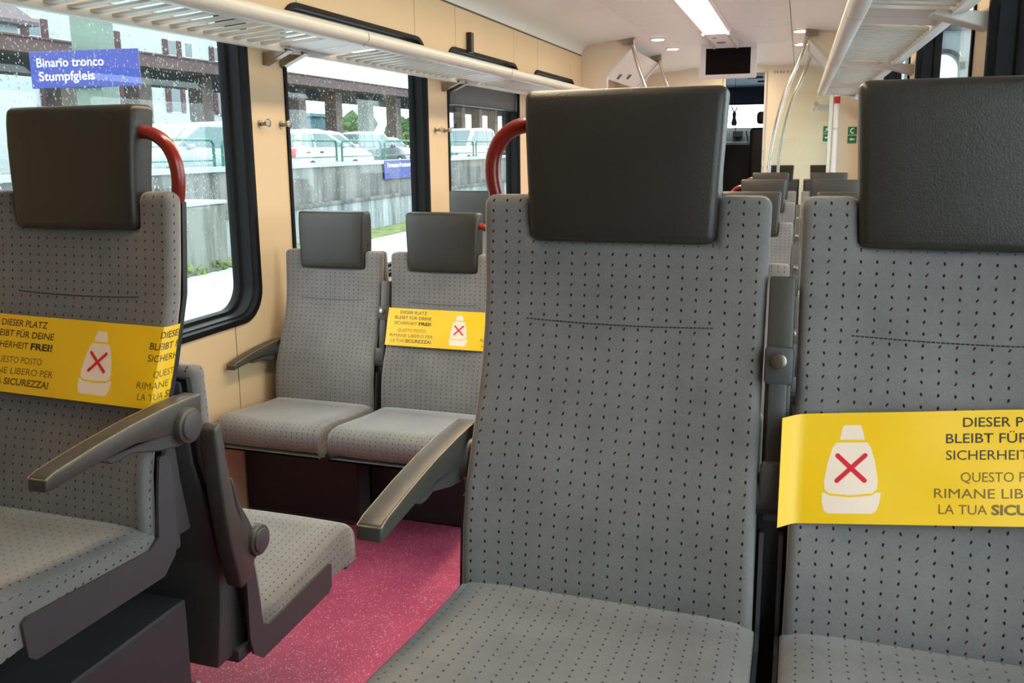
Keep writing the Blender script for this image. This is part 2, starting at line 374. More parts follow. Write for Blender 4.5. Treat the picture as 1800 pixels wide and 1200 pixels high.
def downlight(x, y, lab):
    o = empty('downlight', (x, y, 2.444))
    b = B(); disc(b, (0, 0, -.004), 'z', .075, .010, 24, .003); finish(b, 'bezel', 'white', o, 40)
    b = B(); disc(b, (0, 0, -.010), 'z', .06, .006, 24); finish(b, 'lens', 'spot', o)
    tag(o, lab, 'downlight', 'recessed vestibule downlights')
downlight(-1.10, 7.45, 'recessed downlight left of the monitor, next to the first curved pole')
downlight(-1.08, 8.35, 'recessed downlight left of the monitor, next to the farther curved pole')
downlight(.215, 7.35, 'recessed downlight on the right, the nearer one above the curved poles')
downlight(.215, 8.45, 'recessed downlight on the right, the farther one above the curved poles')

# vestibule bulkheads
def bulkhead(name, side, y, th):
    pts = [(-1.8, 0), (-1.558, 0), (-1.558, 2.087), (-1.313, 2.357), (-1.31, 2.415)]+[(p, z) for p, z in cove[4::-1]]
    pts = [(mirror(p, side), z) for p, z in pts]
    b = B(); prism(b, pts, 'y', y, y+th); o = struct(finish(b, name, 'wallpale'))
    b = B()
    e = [(-1.558, 0), (-1.558, 2.087), (-1.313, 2.357), (-1.30, 2.357), (-1.545, 2.082), (-1.545, 0)]
    prism(b, [(mirror(p, side), z) for p, z in e], 'y', y-.006, y+th+.006); finish(b, 'edge_profile', 'lilac', o)
    return o
bulkhead('wall_vestibule_left_near', -1, YV, .05); bulkhead('wall_vestibule_left_far', -1, YB2, .05)
bulkhead('wall_vestibule_right_near', 1, YV, .05)
BR = bulkhead('wall_vestibule_right_far', 1, 8.3, .05)
for s in (-1, 1):
    y1 = YB2 if s < 0 else 8.3
    pts = [(-1.572, 2.075), (-1.325, 2.35), (-1.345, 2.365), (-1.60, 2.09)]
    b = B(); prism(b, [(mirror(p, s), z) for p, z in pts], 'y', YV+.05, y1)
    o = finish(b, 'door_gear_cover', 'white'); tag(o, 'slanted white cover over the %s vestibule door' % ('left' if s < 0 else 'right'), 'panel')
    if s < 0:
        # two small notice stickers
        for yy_, zz in ((7.72, 2.125), (8.12, 2.15)):
            t = (zz-2.075)/(2.35-2.075); xx = -1.572+t*(-1.325+1.572)
            b = B(); bx(b, -.03, .03, -.05, .05, 0, .003)
            q = finish(b, 'sticker', 'cabgrey', o); q.location = (xx+.002, yy_, zz-.002); q.rotation_euler = (0, math.radians(132), 0)

# curved poles
def pole(side, y, lab, dx=0):
    pts = [(.27, 2.44), (.265, 2.36), (.20, 2.14), (.10, 1.88), (.035, 1.60), (-.005, 1.30), (-.015, 1.0), (-.015, .0)]
    pts = [(2*XM-p-dx if side < 0 else p+dx, z) for p, z in pts]
    sm = []
    for i in range(len(pts)-1):
        p0, p1, p2, p3 = pts[max(i-1, 0)], pts[i], pts[i+1], pts[min(i+2, len(pts)-1)]
        for k in range(4):
            t = k/4; sm.append(tuple(.5*((2*p1[j])+(-p0[j]+p2[j])*t+(2*p0[j]-5*p1[j]+4*p2[j]-p3[j])*t*t+(-p0[j]+3*p1[j]-3*p2[j]+p3[j])*t**3) for j in (0, 1)))
    sm.append(pts[-1])
    o = empty('grab_pole', (sm[-1][0], y, 0)); ox = sm[-1][0]
    b = B(); tube(b, [(p-ox, 0, z) for p, z in sm], .017, 12); finish(b, 'tube', 'chrome', o, 50)
    tx = sm[0][0]-ox; d = .09 if side > 0 else -.09
    b = B(); bx(b, min(tx-.02, tx+d), max(tx+.02, tx+d), -.03, .03, 2.37, 2.44, .006); finish(b, 'ceiling_bracket', 'hook', o, 40)
    tag(o, lab, 'pole', 'curved steel grab poles')
pole(1, YV-.03, 'curved steel grab pole on the right, the nearer of the two')
pole(1, YB2-.03, 'curved steel grab pole on the right, the farther of the two', .045)
pole(-1, YV-.03, 'curved steel grab pole left of the monitor, the nearer of the two')
pole(-1, YB2-.03, 'curved steel grab pole left of the monitor, the farther of the two')
# draught screen and post on the right
b = B(); prism(b, [(.02, .75), (.0, 1.3), (.06, 1.62), (.13, 1.88), (.235, 2.16), (.30, 2.36), (.50, 2.14), (.52, 1.9), (.52, .75)], 'y', 7.16, 7.168)
tag(finish(b, 'draught_screen', 'screen'), 'clear glass draught screen between curved pole and white post', 'glass screen')
P_ = empty('post', (.545, 7.15, 0))
b = B(); tube(b, [(0, 0, 0), (0, 0, 1.9)], .022, 14); finish(b, 'tube', 'lilac', P_, 50)
b = B(); tube(b, [(0, 0, .0), (0, 0, .06)], .027, 12); q = finish(b, 'red_tag', 'redtag', P_, 50); q.location = (.0, -.004, 1.78)
b = B(); tube(b, [(0, 0, 1.55), (0, 0, 1.57)], .0235, 14); finish(b, 'collar', 'rack', P_, 50)
tag(P_, 'white upright post with a red tag near the top, below the rack end', 'post')

# green safety signs on the far wall
def arrow(d): return [(.9*d, 0), (.1*d, .5), (.1*d, .2), (-.8*d, .2), (-.8*d, -.2), (.1*d, -.2), (.1*d, -.5)]
def safety_sign(name, x, z, y, wd, top, lab, d):
    o = empty(name, (x, y, z)); h = wd*.92
    for k, zz in enumerate((0, h+.008)):
        b = B(); bx(b, 0, wd, -.004, 0, zz, zz+h, .0015, 1); finish(b, 'plate', 'green', o)
    def put(poly, cx, cz, sc, nm):
        b = B(); prism(b, [(cx+p*sc, cz+q*sc) for p, q in poly], 'y', -.006, -.0042); finish(b, nm, 'lettering', o)
    put(arrow(d), wd/2, h/2, wd*.36, 'arrow')
    cz = h*1.5+.008
    if top == 'phone':
        arc = [(math.cos(t)*.85, math.sin(t)*.85) for t in [math.radians(70+k*22) for k in range(11)]]
        arc += [(math.cos(t)*.55, math.sin(t)*.55) for t in [math.radians(290-k*22) for k in range(11)]]
        put(arc, wd*.58, cz, wd*.40, 'handset')
    else:
        man = [(.05, .95), (.25, .95), (.25, .75), (.12, .7), (.55, .45), (.9, .55), (.9, .4), (.5, .3), (.25, .35), (.2, .0), (.5, -.3), (.35, -.85), (.2, -.8), (.28, -.35), (-.05, -.1), (-.3, -.55), (-.8, -.6), (-.8, -.42), (-.42, -.38), (-.15, .3), (-.4, .2), (-.55, -.05), (-.68, .05), (-.45, .4), (.0, .55)]
        put(man, wd/2, cz, wd*.42, 'running_figure')
    tag(o, lab, 'sign')
safety_sign('safety_sign', .652, 1.432, YV-.002, .074, 'phone', 'green emergency phone sign with a left arrow, right of the white post', -1)
safety_sign('safety_sign', .53, 1.46, YC-.003, .10, 'man', 'green running-figure exit sign seen through the glass screen', 1)

# monitor
mo = empty('monitor', (-.4925, 8.2, 2.104))
b = B(); bx(b, -.285, .285, 0, .07, 0, .345, .016); finish(b, 'case', 'white', mo, 40)
b = B(); bx(b, -.224, .224, -.003, .004, .042, .303, .002, 1); finish(b, 'screen', 'display', mo)
b = B(); bx(b, -.27, .27, .0, .08, .343, .352, .002, 1); finish(b, 'mounting_plate', 'black', mo)
b = B(); disc(b, (.02, -.002, .026), 'y', .004, .004, 8); finish(b, 'status_led', 'redtag', mo)
tag(mo, 'white-framed black passenger monitor hanging from the ceiling', 'monitor')

# cab wall with open doorway
cab = B()
DX0, DX1, DZ = -.733, -.233, 2.36
bx(cab, -1.9, DX0, YC, YC+.06, 0, 2.47); bx(cab, DX1, .87, YC, YC+.06, 0, 2.47); bx(cab, DX0, DX1, YC, YC+.06, DZ, 2.47)
cw = struct(finish(cab, 'wall_cab', 'wallpale'))
b = B(); bx(b, DX0-.035, DX0, YC-.02, YC+.08, 0, DZ, .004); bx(b, DX1, DX1+.03, YC-.02, YC+.08, 0, DZ, .004); bx(b, DX0-.035, DX1+.03, YC-.02, YC+.08, DZ, DZ+.03, .004)
finish(b, 'door_frame', 'rack', cw, 40)
b = B()
for z in (1.15, 1.36): tube(b, [(DX1+.012, YC-.03, z-.02), (DX1+.012, YC-.03, z+.02)], .014, 10)
finish(b, 'hinge', 'chrome', cw, 40)
b = B(); add_text(b, '94 83 4 170', .05, lambda u, v: (-.125+u, YC-.002, 2.345+v), .0, 'LEFT', .30); finish(b, 'vehicle_number', 'seam', cw)
# driver's cab
b = B(); bx(b, -1.9, .87, YC+.06, 14.0, 0, .34); struct(finish(b, 'floor_cab', 'cabdark'))
b = B(); bx(b, -1.9, -1.85, YC+.06, 13.95, .34, 2.46); struct(finish(b, 'wall_cab_left', 'cabdark'))
b = B(); bx(b, .82, .87, YC+.06, 13.95, .34, 2.46); struct(finish(b, 'wall_cab_right', 'cabdark'))
b = B(); bx(b, -1.9, .87, 13.95, 14.0, .34, 1.62); struct(finish(b, 'wall_front', 'cabdark'))
b = B(); prism(b, [(YC+.06, 2.46), (14.0, 2.36), (14.0, 2.50), (YC+.06, 2.50)], 'x', -1.9, .87); o = struct(finish(b, 'ceiling_cab', 'cabceil'))
b = B(); bx(b, -.55, -.32, 12.4, 12.6, 2.395, 2.43, .004); finish(b, 'vent_grille', 'cabdark', o)
b = B(); bx(b, -.42, -.2, 13.0, 13.1, 2.375, 2.41, .004); finish(b, 'vent_grille', 'cabdark', o)
b = B(); bx(b, -1.85, .82, 13.90, 13.915, 2.085, 2.362, .002, 1)
rb = finish(b, 'sun_blind', 'cabgrey'); tag(rb, 'grey-blue sun blind pulled half down over the windscreen', 'blind')
b = B(); tube(b, [(-1.85, 13.9, 2.085), (.82, 13.9, 2.085)], .012, 8); finish(b, 'bottom_bar', 'cabdark', rb)
b = B(); bx(b, -1.85, .82, 13.96, 13.965, 1.62, 2.36); struct(finish(b, 'window_16', 'glass'))
dk = empty('driver_desk', (-.515, 13.3, .34))
b = B(); prism(b, [(-.35, 0), (-.35, 1.10), (-.1, 1.14), (.5, 1.36), (.6, 1.36), (.6, 0)], 'x', -1.1, 1.1, .01, 1); finish(b, 'console', 'cabdark', dk)
b = B(); bx(b, -1.1, 1.1, -.37, -.33, 1.08, 1.11, .005); finish(b, 'edge_strip', 'cabceil', dk)
for k, (x0, wd) in enumerate(((-.28, .16), (.10, .14))):
    b = B(); bx(b, x0, x0+wd, .1, .12, 1.17, 1.30, .004); finish(b, 'display', 'cabceil', dk)
b = B()
tube(b, [(-.02, -.15, 1.12), (-.05, -.2, 1.30)], .014, 8); finish(b, 'control_lever', 'cabceil', dk)
tag(dk, 'dark driver desk with pale edge strip seen through the cab door', 'desk')
ds = empty('driver_chair', (-.21, 12.4, .34))
b = B(); bx(b, -.25, .25, -.25, .25, .42, .54, .04, 3); finish(b, 'cushion', 'cabdark', ds, 50)
b = B(); bx(b, -.25, .25, -.30, -.18, .5, 1.33, .06, 3); finish(b, 'backrest', 'cabdark', ds, 50)
b = B(); bx(b, -.16, .14, -.29, -.19, 1.38, 1.56, .05, 3); finish(b, 'headrest', 'cabdark', ds, 50)
b = B(); tube(b, [(0, -.24, 1.2), (0, -.24, 1.4)], .03, 8); finish(b, 'headrest_stem', 'cabdark', ds, 50)
b = B(); tube(b, [(0, 0, 0), (0, 0, .45)], .08, 12); finish(b, 'pedestal', 'cabdark', ds, 50)
tag(ds, 'black driver seat with headrest inside the cab', 'seat')
hg = empty('hanging_ornament', (-.68, 12.0, 2.44))
b = B(); tube(b, [(0, 0, 0), (0, 0, -.50)], .003, 6); finish(b, 'cord', 'cabdark', hg)
b = B()
tube(b, [(0, 0, -.53), (0, 0, -.57), (0, 0, -.63), (0, 0, -.70), (0, 0, -.74)], [.012, .028, .022, .042, .03], 10)
for q in (-1, 1): tube(b, [(q*.008, 0, -.54), (q*.03, 0, -.50), (q*.045, 0, -.45)], [.008, .01, .004], 6)
finish(b, 'figure', 'cabdark', hg, 50)
b = B(); tube(b, [(.02, 0, -.74), (.025, 0, -.84)], .005, 6); finish(b, 'tassel', 'cabdark', hg)
tag(hg, 'small dark figure hanging on a cord in the cab doorway', 'ornament')
# rear end wall, behind the photographer
b = B(); bx(b, -1.9, .87, Y0-.05, Y0, 0, 2.5); struct(finish(b, 'wall_rear', 'wall'))

# ---------------------------------------------------------------- windows
def frame_mesh(side, y0, y1):
    x = mirror(XL, side); o = -1 if side < 0 else 1
    prof = [(0.0, .001), (0.0, -.007), (.010, -.010), (.022, -.006), (.026, .012), (.032, .016), (.034, .060), (.046, .066), (.05, .082), (.05, .095), (-.01, .095)]
    bm = B(); rings = []
    for ins, dep in prof:
        rr = rrect(y0+ins, y1-ins, WZ0+ins, WZ1-ins, max(WR-ins*.55, .03), 8)
        rings.append([bm.verts.new((x+o*dep, p, q)) for p, q in rr])
    n = len(rings[0])
    for a, c in zip(rings, rings[1:]):
        for i in range(n): bm.faces.new((a[i], a[(i+1) % n], c[(i+1) % n], c[i]))
    bmesh.ops.recalc_face_normals(bm, faces=bm.faces[:])
    return bm
wn = 0
for s in (-1, 1):
    for i, (a, c) in enumerate(WINS[s]):
        wn += 1
        W = struct(finish(frame_mesh(s, a, c), 'window_%d' % wn, 'rubber', None, 35))
        W['label'] = 'black-framed rounded carriage window'
        x = mirror(XL, s)+(-.084 if s < 0 else .084); o = -1 if s < 0 else 1
        b = B(); prism(b, rrect(a+.044, c-.044, WZ0+.044, WZ1-.044, .09, 6), 'x', x, x+o*.006); finish(b, 'pane', 'glass', W)
        if s < 0 and i in (0, 1, 2):
            bm = B(); xo = x-.0075
            for k in range((5200, 3400, 500)[i]):
                py = random.uniform(a+.06, c-.06); pz = random.uniform(.9, 2.0)
                if i == 0 and pz < 1.25 and random.random() < .8: continue
                if i == 1 and not (1.45 < pz < 1.85) and random.random() < .7: continue
                r = random.choice((.0013, .0016, .002, .0026)); st = random.uniform(1, 2.2)
                cv = bm.verts.new((xo-.0012, py, pz)); rg = []
                lean = random.uniform(-.5, .1)*r
                for q in range(6):
                    t = q*PI/3; rg.append(bm.verts.new((xo, py+r*math.cos(t)+lean*math.sin(t)*st, pz+r*st*math.sin(t))))
                for q in range(6): bm.faces.new((cv, rg[q], rg[(q+1) % 6]))
            d = finish(bm, 'raindrops', 'drop', W, 80); d['kind'] = 'stuff'
# roller blind in the third window
rbz = empty('roller_blind', (-1.83, 3.84, 1.70))
b = B(); bx(b, -.03, .02, .10, 1.33, 0, .17, .012); finish(b, 'cassette', 'plastic', rbz, 40)
b = B(); bx(b, -.034, .026, .02, .11, -.005, .18, .006); finish(b, 'end_cap', 'black', rbz, 40)
b = B(); bx(b, -.034, .026, 1.32, 1.38, -.005, .18, .006); finish(b, 'end_cap', 'black', rbz, 40)
tag(rbz, 'dark roller blind cassette across the top of the third left window', 'blind')
b = B(); bx(b, -1.80, -1.765, 4.14, 4.19, 2.03, 2.155, .004)
tag(finish(b, 'window_latch', 'black'), 'black upright latch block on the upper frame of the third window', 'latch')

# coat hooks
def hook(y, lab):
    o = empty('coat_hook', (-1.8, y, 1.535))
    b = B(); tube(b, [(0, 0, 0), (.004, 0, 0)], .017, 14); finish(b, 'rosette', 'hook', o, 40)
    b = B(); tube(b, [(.004, 0, 0), (.018, 0, 0), (.026, 0, .002), (.040, 0, .004), (.043, 0, .004)], [.008, .007, .009, .017, .013], 12); finish(b, 'knob', 'hook', o, 50)
    tag(o, lab, 'hook', 'coat hooks on the window pillars')
hook(1.846, 'steel coat hook beside the right edge of the nearest left window')
hook(1.995, 'steel coat hook beside the left edge of the second window')
hook(3.605, 'small steel coat hook right of the second window')
hook(3.744, 'small steel coat hook left of the window with the blind')

# ---------------------------------------------------------------- luggage racks
def lip_profile(): return [(-1.405, 1.868), (-1.407, 1.888), (-1.420, 1.899), (-1.438, 1.900), (-1.452, 1.893), (-1.462, 1.872), (-1.470, 1.853), (-1.462, 1.843), (-1.435, 1.840), (-1.414, 1.850)]
def rack(y0, y1, side, lab, brk):
    R = empty('luggage_rack', (0, y0, 0)); mx = lambda p: mirror(p, side)
    b = B(); prism(b, [(mx(p), z) for p, z in lip_profile()], 'y', .004, y1-y0-.004); finish(b, 'front_rail', 'rack', R, 45)
    b = B(); prism(b, [(mx(p), z) for p, z in ((-1.735, 1.815), (-1.735, 1.862), (-1.715, 1.868), (-1.70, 1.860), (-1.695, 1.812))], 'y', 0, y1-y0); finish(b, 'back_rail', 'rack', R)
    sl = [(-1.46, 1.852), (-1.46, 1.866), (-1.70, 1.846), (-1.70, 1.832)]
    L_ = y1-y0; sw = .055; pitch = .083; n = int((L_-.42)/pitch)
    me = None
    for k in range(n):
        yk = .21+(L_-.42-n*pitch)/2+k*pitch
        if me is None:
            b = B(); t = B()
            # slats curl up slightly at one edge
            prof = [(0, 0), (sw*.6, 0), (sw, .012), (sw, .018), (sw*.55, .007), (0, .008)]
            V1 = [t.verts.new((mx(-1.462), p, 1.848+q)) for p, q in prof]; V2 = [t.verts.new((mx(-1.70), p, 1.828+q)) for p, q in prof]
            t.faces.new(V1); t.faces.new(V2[::-1])
            for i in range(len(prof)): j = (i+1) % len(prof); t.faces.new((V1[i], V2[i], V2[j], V1[j]))
            bmesh.ops.recalc_face_normals(t, faces=t.faces[:]); add(b, t)
            o = finish(b, 'slat', 'rack', R, 40); me = o.data; o.location = (0, yk, 0)
        else: o = link('slat', me, R); o.location = (0, yk, 0)
    for (p, q) in ((.0, .19), (L_-.19, L_)):
        b = B(); prism(b, [(mx(x), z) for x, z in sl], 'y', p+.002, q-.002); finish(b, 'end_panel', 'rack', R)
    BK, BH = (-1.70, .022) if side < 0 else (-1.66, .05)
    for yb in brk:
        b = B(); prism(b, [(mx(x), z) for x, z in ((-1.80, 1.765), (-1.80, 1.815), (BK, 1.83), (BK+.02, 1.818))], 'y', yb-y0-BH, yb-y0+BH, .003, 1); finish(b, 'bracket', 'hook' if side < 0 else 'rack', R)
    tag(R, lab, 'luggage rack', 'overhead luggage racks')
RY = [(-1.55, .25), (.25, 2.05), (2.05, 3.88), (3.88, 5.6), (5.6, 6.95)]
names = ['first', 'nearest', 'second', 'third', 'farthest']
for (a, c), nm, wl in zip(RY, names, ('behind the viewer', 'over the blue sign', 'across the second window', 'over the window with the roller blind', 'next to the end bulkhead')):
    rack(a, c, -1, 'slatted luggage rack on the left wall, section '+wl, [c-.14, c-.02] if c < 6 else [c-.1])
for (a, c), wl in zip(RY, ('behind the viewer', 'nearest the viewer', 'above the right window with the pale view', 'third along from the viewer', 'ending above the white post')):
    rack(a, c, 1, 'slatted luggage rack on the right wall, section '+wl, [c-.2] if c < 6 else [c-.1])
rack(9.3, 10.8, 1, 'small luggage rack beyond the glass screen near the cab wall', [10.6])

# ================================================================ SEATS
YF = [(-.15, -.012), (-.06, -.006), (0, 0), (.07, .008), (.15, .026), (.25, .063), (.33, .094), (.40, .112), (.50, .1225), (.60, .131), (.70, .139)]
def yf(z):
    for i in range(1, len(YF)-2):
        if z <= YF[i+1][0] or i == len(YF)-3:
            (z0, a), (z1, b_), (z2, c), (z3, d) = YF[i-1:i+3]; t = (z-z1)/(z2-z1)
            m1 = (c-a)/(z2-z0)*(z2-z1); m2 = (d-b_)/(z3-z1)*(z2-z1)
            return (2*t**3-3*t*t+1)*b_+(t**3-2*t*t+t)*m1+(-2*t**3+3*t*t)*c+(t**3-t*t)*m2
def wing(x, z): return (.010+.012*math.exp(-((z-.13)/.12)**2))*(abs(x)/.219)**3.5
def backrest_mesh():
    zs = [-.03, .03, .09, .15, .21, .27, .33, .39, .45, .5, .523, .56, .592]
    xs = [-.219, -.19, -.1405, -.11, -.06, 0, .06, .11, .1405, .19, .219]
    bm = B(); V = {}
    for j, z in enumerate(zs):
        hw = .2190-.003*math.sin(PI*min(max(z/.592, 0), 1))
        for i, x in enumerate(xs):
            k = x/.219*hw if abs(x) > .15 else x
            y = yf(z)-wing(x, z)
            V[i, j] = bm.verts.new((k, y, z))
    n = len(xs); m = len(zs)
    for j in range(m-1):
        for i in range(n-1):
            if j >= 10 and 2 <= i <= 7: continue
            bm.faces.new((V[i, j], V[i+1, j], V[i+1, j+1], V[i, j+1]))
    for v in [v for v in bm.verts if not v.link_faces]: bm.verts.remove(v)
    bmesh.ops.recalc_face_normals(bm, faces=bm.faces[:])
    r = bmesh.ops.extrude_face_region(bm, geom=bm.faces[:])
    ev = [v for v in r['geom'] if isinstance(v, bmesh.types.BMVert)]
    bmesh.ops.translate(bm, verts=ev, vec=(0, .042, 0))
    bmesh.ops.recalc_face_normals(bm, faces=bm.faces[:])
    es = [e for e in bm.edges if len(e.link_faces) == 2 and e.calc_face_angle() > .9]
    bmesh.ops.bevel(bm, geom=es, offset=.016, segments=4, affect='EDGES', profile=.5)
    def uvf(co, nrm):
        d = max(co.y-yf(co.z), 0)
        if abs(nrm.x) > .7: return (co.x+math.copysign(d, co.x), co.z*1.027+.3)
        if abs(nrm.z) > .7: return (co.x, co.z*1.027+.3+d)
        return (co.x, co.z*1.027+.3)
    return bm, uvf
def cushion_mesh():
    # side profile of the upper surface (y, z), then front roll and underside
    top = [(.012, -.028), (.010, -.006), (-.004, .003), (-.05, .006), (-.12, .012), (-.20, .021), (-.28, .032), (-.34, .039), (-.375, .038), (-.398, .028), (-.410, .010), (-.412, -.015), (-.404, -.042), (-.390, -.060), (-.365, -.070)]
    xs = [-.222, -.215, -.20, -.16, -.10, -.04, .04, .10, .16, .20, .215, .222]
    bm = B(); V = {}; arc = [0]
    for j in range(1, len(top)): arc.append(arc[-1]+math.dist(top[j], top[j-1]))
    for j, (y, z) in enumerate(top):
        for i, x in enumerate(xs):
            e = max(0, (abs(x)-.195)/.027); drop = .012*e*e
            dish = -.006*(1-(x/.2)**2) if abs(x) < .2 and -.36 < y < -.02 else 0
            fr = .006*(1-(x/.222)**2) if y < -.3 else 0
            V[i, j] = bm.verts.new((x*(1-.0*e), y-fr, z-drop+dish))
    n = len(xs); m = len(top)
    for j in range(m-1):
        for i in range(n-1): bm.faces.new((V[i, j], V[i+1, j], V[i+1, j+1], V[i, j+1]))
    # underside and sides: wedge, thicker at the front
    def zb(y): return -.036+(-.074+.036)*min(max(-y/.385, 0), 1)
    for side in (0, n-1):
        low = [bm.verts.new((xs[side], top[j][0], zb(top[j][0]))) for j in range(m-1)]+[V[side, m-1]]
        for j in range(m-1):
            vs_ = [V[side, j], V[side, j+1], low[j+1], low[j]]
            u_ = [];
            for v in vs_:
                if v not in u_: u_.append(v)
            if len(u_) > 2: bm.faces.new(u_)
        if side == 0: L0 = low
        else: L1 = low
    for j in range(m-1):
        q = [L0[j], L0[j+1], L1[j+1], L1[j]]
        bm.faces.new(q)
    bmesh.ops.recalc_face_normals(bm, faces=bm.faces[:])
    def uvf(co, nrm):
        y, z = co.y, co.z
        best = min(range(m), key=lambda k: (top[k][0]-y)**2+(top[k][1]-z)**2 if abs(nrm.x) < .8 else abs(top[k][0]-y))
        if abs(nrm.x) > .8: return (co.x+math.copysign(.02-z, co.x), -y)
        # interpolate the arc length
        a = arc[best]
        return (co.x, a)
    return bm, uvf
def headrest_mesh():
    bm = B(); t = B()
    sec = [(.5215, .141, .112, .060), (.56, .1432, .110, .062), (.62, .1462, .110, .064), (.68, .1492, .113, .066), (.72, .151, .117, .066), (.750, .1525, .123, .062)]
    rings = []
    for z, hw, y, th in sec:
        rg = []
        for x in (-hw, -hw*.6, 0, hw*.6, hw): rg.append(t.verts.new((x, y-.006*(x/hw)**2*0+.004*(x/hw)**2, z)))
        for x in (hw, hw*.6, 0, -hw*.6, -hw): rg.append(t.verts.new((x, y+th, z)))
        rings.append(rg)
    for a, c in zip(rings, rings[1:]):
        for i in range(10): t.faces.new((a[i], a[(i+1) % 10], c[(i+1) % 10], c[i]))
    for rg, rev in ((rings[0], 1), (rings[-1], 0)):
        for i in range(4): t.faces.new((rg[i], rg[i+1], rg[8-i], rg[9-i]))
    bmesh.ops.recalc_face_normals(t, faces=t.faces[:])
    es = [e for e in t.edges if len(e.link_faces) == 2 and e.calc_face_angle() > .8]
    bmesh.ops.bevel(t, geom=es, offset=.013, segments=4, affect='EDGES', profile=.5)
    add(bm, t); return bm
def shell_mesh():
    bm = B()
    zs = [-.06, .05, .16, .28, .40, .50, .566]
    front = [(yf(z)+.040, z) for z in zs]; bth = [.10, .07, .035, .016, .013, .013, .012]
    back = [(yf(z)+.040+t, z) for z, t in zip(zs, bth)]
    prism(bm, front+back[::-1], 'x', -.200, .200, .006, 2); return bm
def edge_gasket_mesh():
    bm = B(); zs = [-.02, .05, .16, .28, .40, .50, .572]
    pts = [(yf(z)+.034, z) for z in zs]+[(yf(z)+.046, z) for z in zs[::-1]]
    prism(bm, pts, 'x', -.2125, .2125); return bm
def plate_mesh(s):
    bm = B(); pts = [(.045, .125), (.058, .11), (.060, -.03), (.050, -.070), (.018, -.098), (-.262, -.092), (-.275, -.08), (-.279, -.025), (-.27, -.018), (-.012, -.034), (.012, -.02), (.020, .06), (.030, .125)]
    prism(bm, pts, 'x', s*.223, s*.229); return bm
def arm_mesh(s):
    """lowered armrest: origin at the pivot, bar pointing to -y"""
    bm = B(); t = B()
    prism(bm, ARM_TOP+ARM_BOT, 'x', -.019, .019, .005, 3); return bm
ARM_TOP = [(.050, .040), (.02, .042), (-.04, .041), (-.12, .036), (-.20, .027), (-.285, .014), (-.303, .008)]
ARM_BOT = [(-.306, -.014), (-.20, -.004), (-.12, .0), (-.05, -.012), (.02, -.018), (.048, .0)]
def arm_web_mesh(s):
    bm = B(); prism(bm, [(.03, -.01), (-.19, -.004), (-.175, -.016), (-.155, -.018), (-.13, -.014), (-.06, -.034), (-.01, -.042), (.02, -.04)], 'x', -.015, .015, .003, 1); return bm
PZ, PY = .185, .06        # armrest pivot relative to the seat joint
def handle_mesh(s):
    pts = bezier((s*.146, .148, .700), (s*.196, .150, .700), (s*.232, .152, .655), (s*.205, .160, .575), 16)
    bm = B(); tube(bm, pts, .0125, 12); return bm
def seam_mesh():
    bm = B(); N = 48
    for k in range(N):
        x0 = -.145+k*.290/N; x1 = x0+.290/N*.72; z0 = .396; sag = .004*(x0/.145)**2
        pts = [(x, yf(z0+sag)-wing(x, z0)-.0006, z0+sag) for x in (x0, x1)]
        tube(bm, pts, .0010, 5)
    return bm

ME = {}
def proto(key, bm, m, smooth=40, uvf=None):
    o = finish(bm, key, m, None, smooth, uvf); ME[key] = o.data; bpy.data.objects.remove(o)
bm, uvf = backrest_mesh(); proto('backrest', bm, 'fabric', 50, uvf)
bm, uvf = cushion_mesh(); proto('seat_cushion', bm, 'fabric', 55, uvf)
proto('headrest', headrest_mesh(), 'leather', 50)
proto('back_shell', shell_mesh(), 'plastic', 40); proto('edge_gasket', edge_gasket_mesh(), 'black', 40)
for s in (-1, 1): proto('side_plate%d' % s, plate_mesh(s), 'metalplate', 30); proto('grab_handle%d' % s, handle_mesh(s), 'red', 60)
proto('armrest', arm_mesh(1), 'arm', 40); proto('arm_web', arm_web_mesh(1), 'plastic', 40); proto('seam', seam_mesh(), 'thread', 60)
b = B(); disc(b, (0, 0, 0), 'x', .033, .030, 28, .006); proto('pivot_cap', b, 'arm', 35)
b = B(); disc(b, (0, 0, 0), 'x', .025, .034, 28, .002); proto('cap_disc', b, 'plastic', 35)
b = B(); bx(b, -.215, .215, .0, .085, -.075, -.045, .006); bx(b, -.19, .19, -.33, .02, -.088, -.066, .006); proto('support_beam', b, 'box', 35)
b = B()
for q in (-1, 1): tube(b, [(q*.0172, p+(.002 if i == 6 else 0), z-.0016) for i, (p, z) in enumerate(ARM_TOP[1:])], .0011, 5)
tube(b, [(-.016, -.3030, .0062), (.016, -.3030, .0062)], .0013, 5); proto('worn', b, 'worn')
b = B(); bx(b, -.013, .013, -.012, .002, -.23, .0, .004); bx(b, -.020, .020, -.014, .004, -.035, .02, .006); proto('stay', b, 'plastic', 35)
b = B(); disc(b, (0, -.016, 0), 'y', .011, .008, 18, .002); disc(b, (0, -.020, 0), 'y', .005, .004, 6); proto('screw', b, 'hook', 35)
b = B(); tube(b, [(-.025, 0, 0), (.021, 0, 0)], .030, 20); bx(b, -.019, .019, -.034, .0, -.005, .05, .008); proto('hub', b, 'plastic', 40)

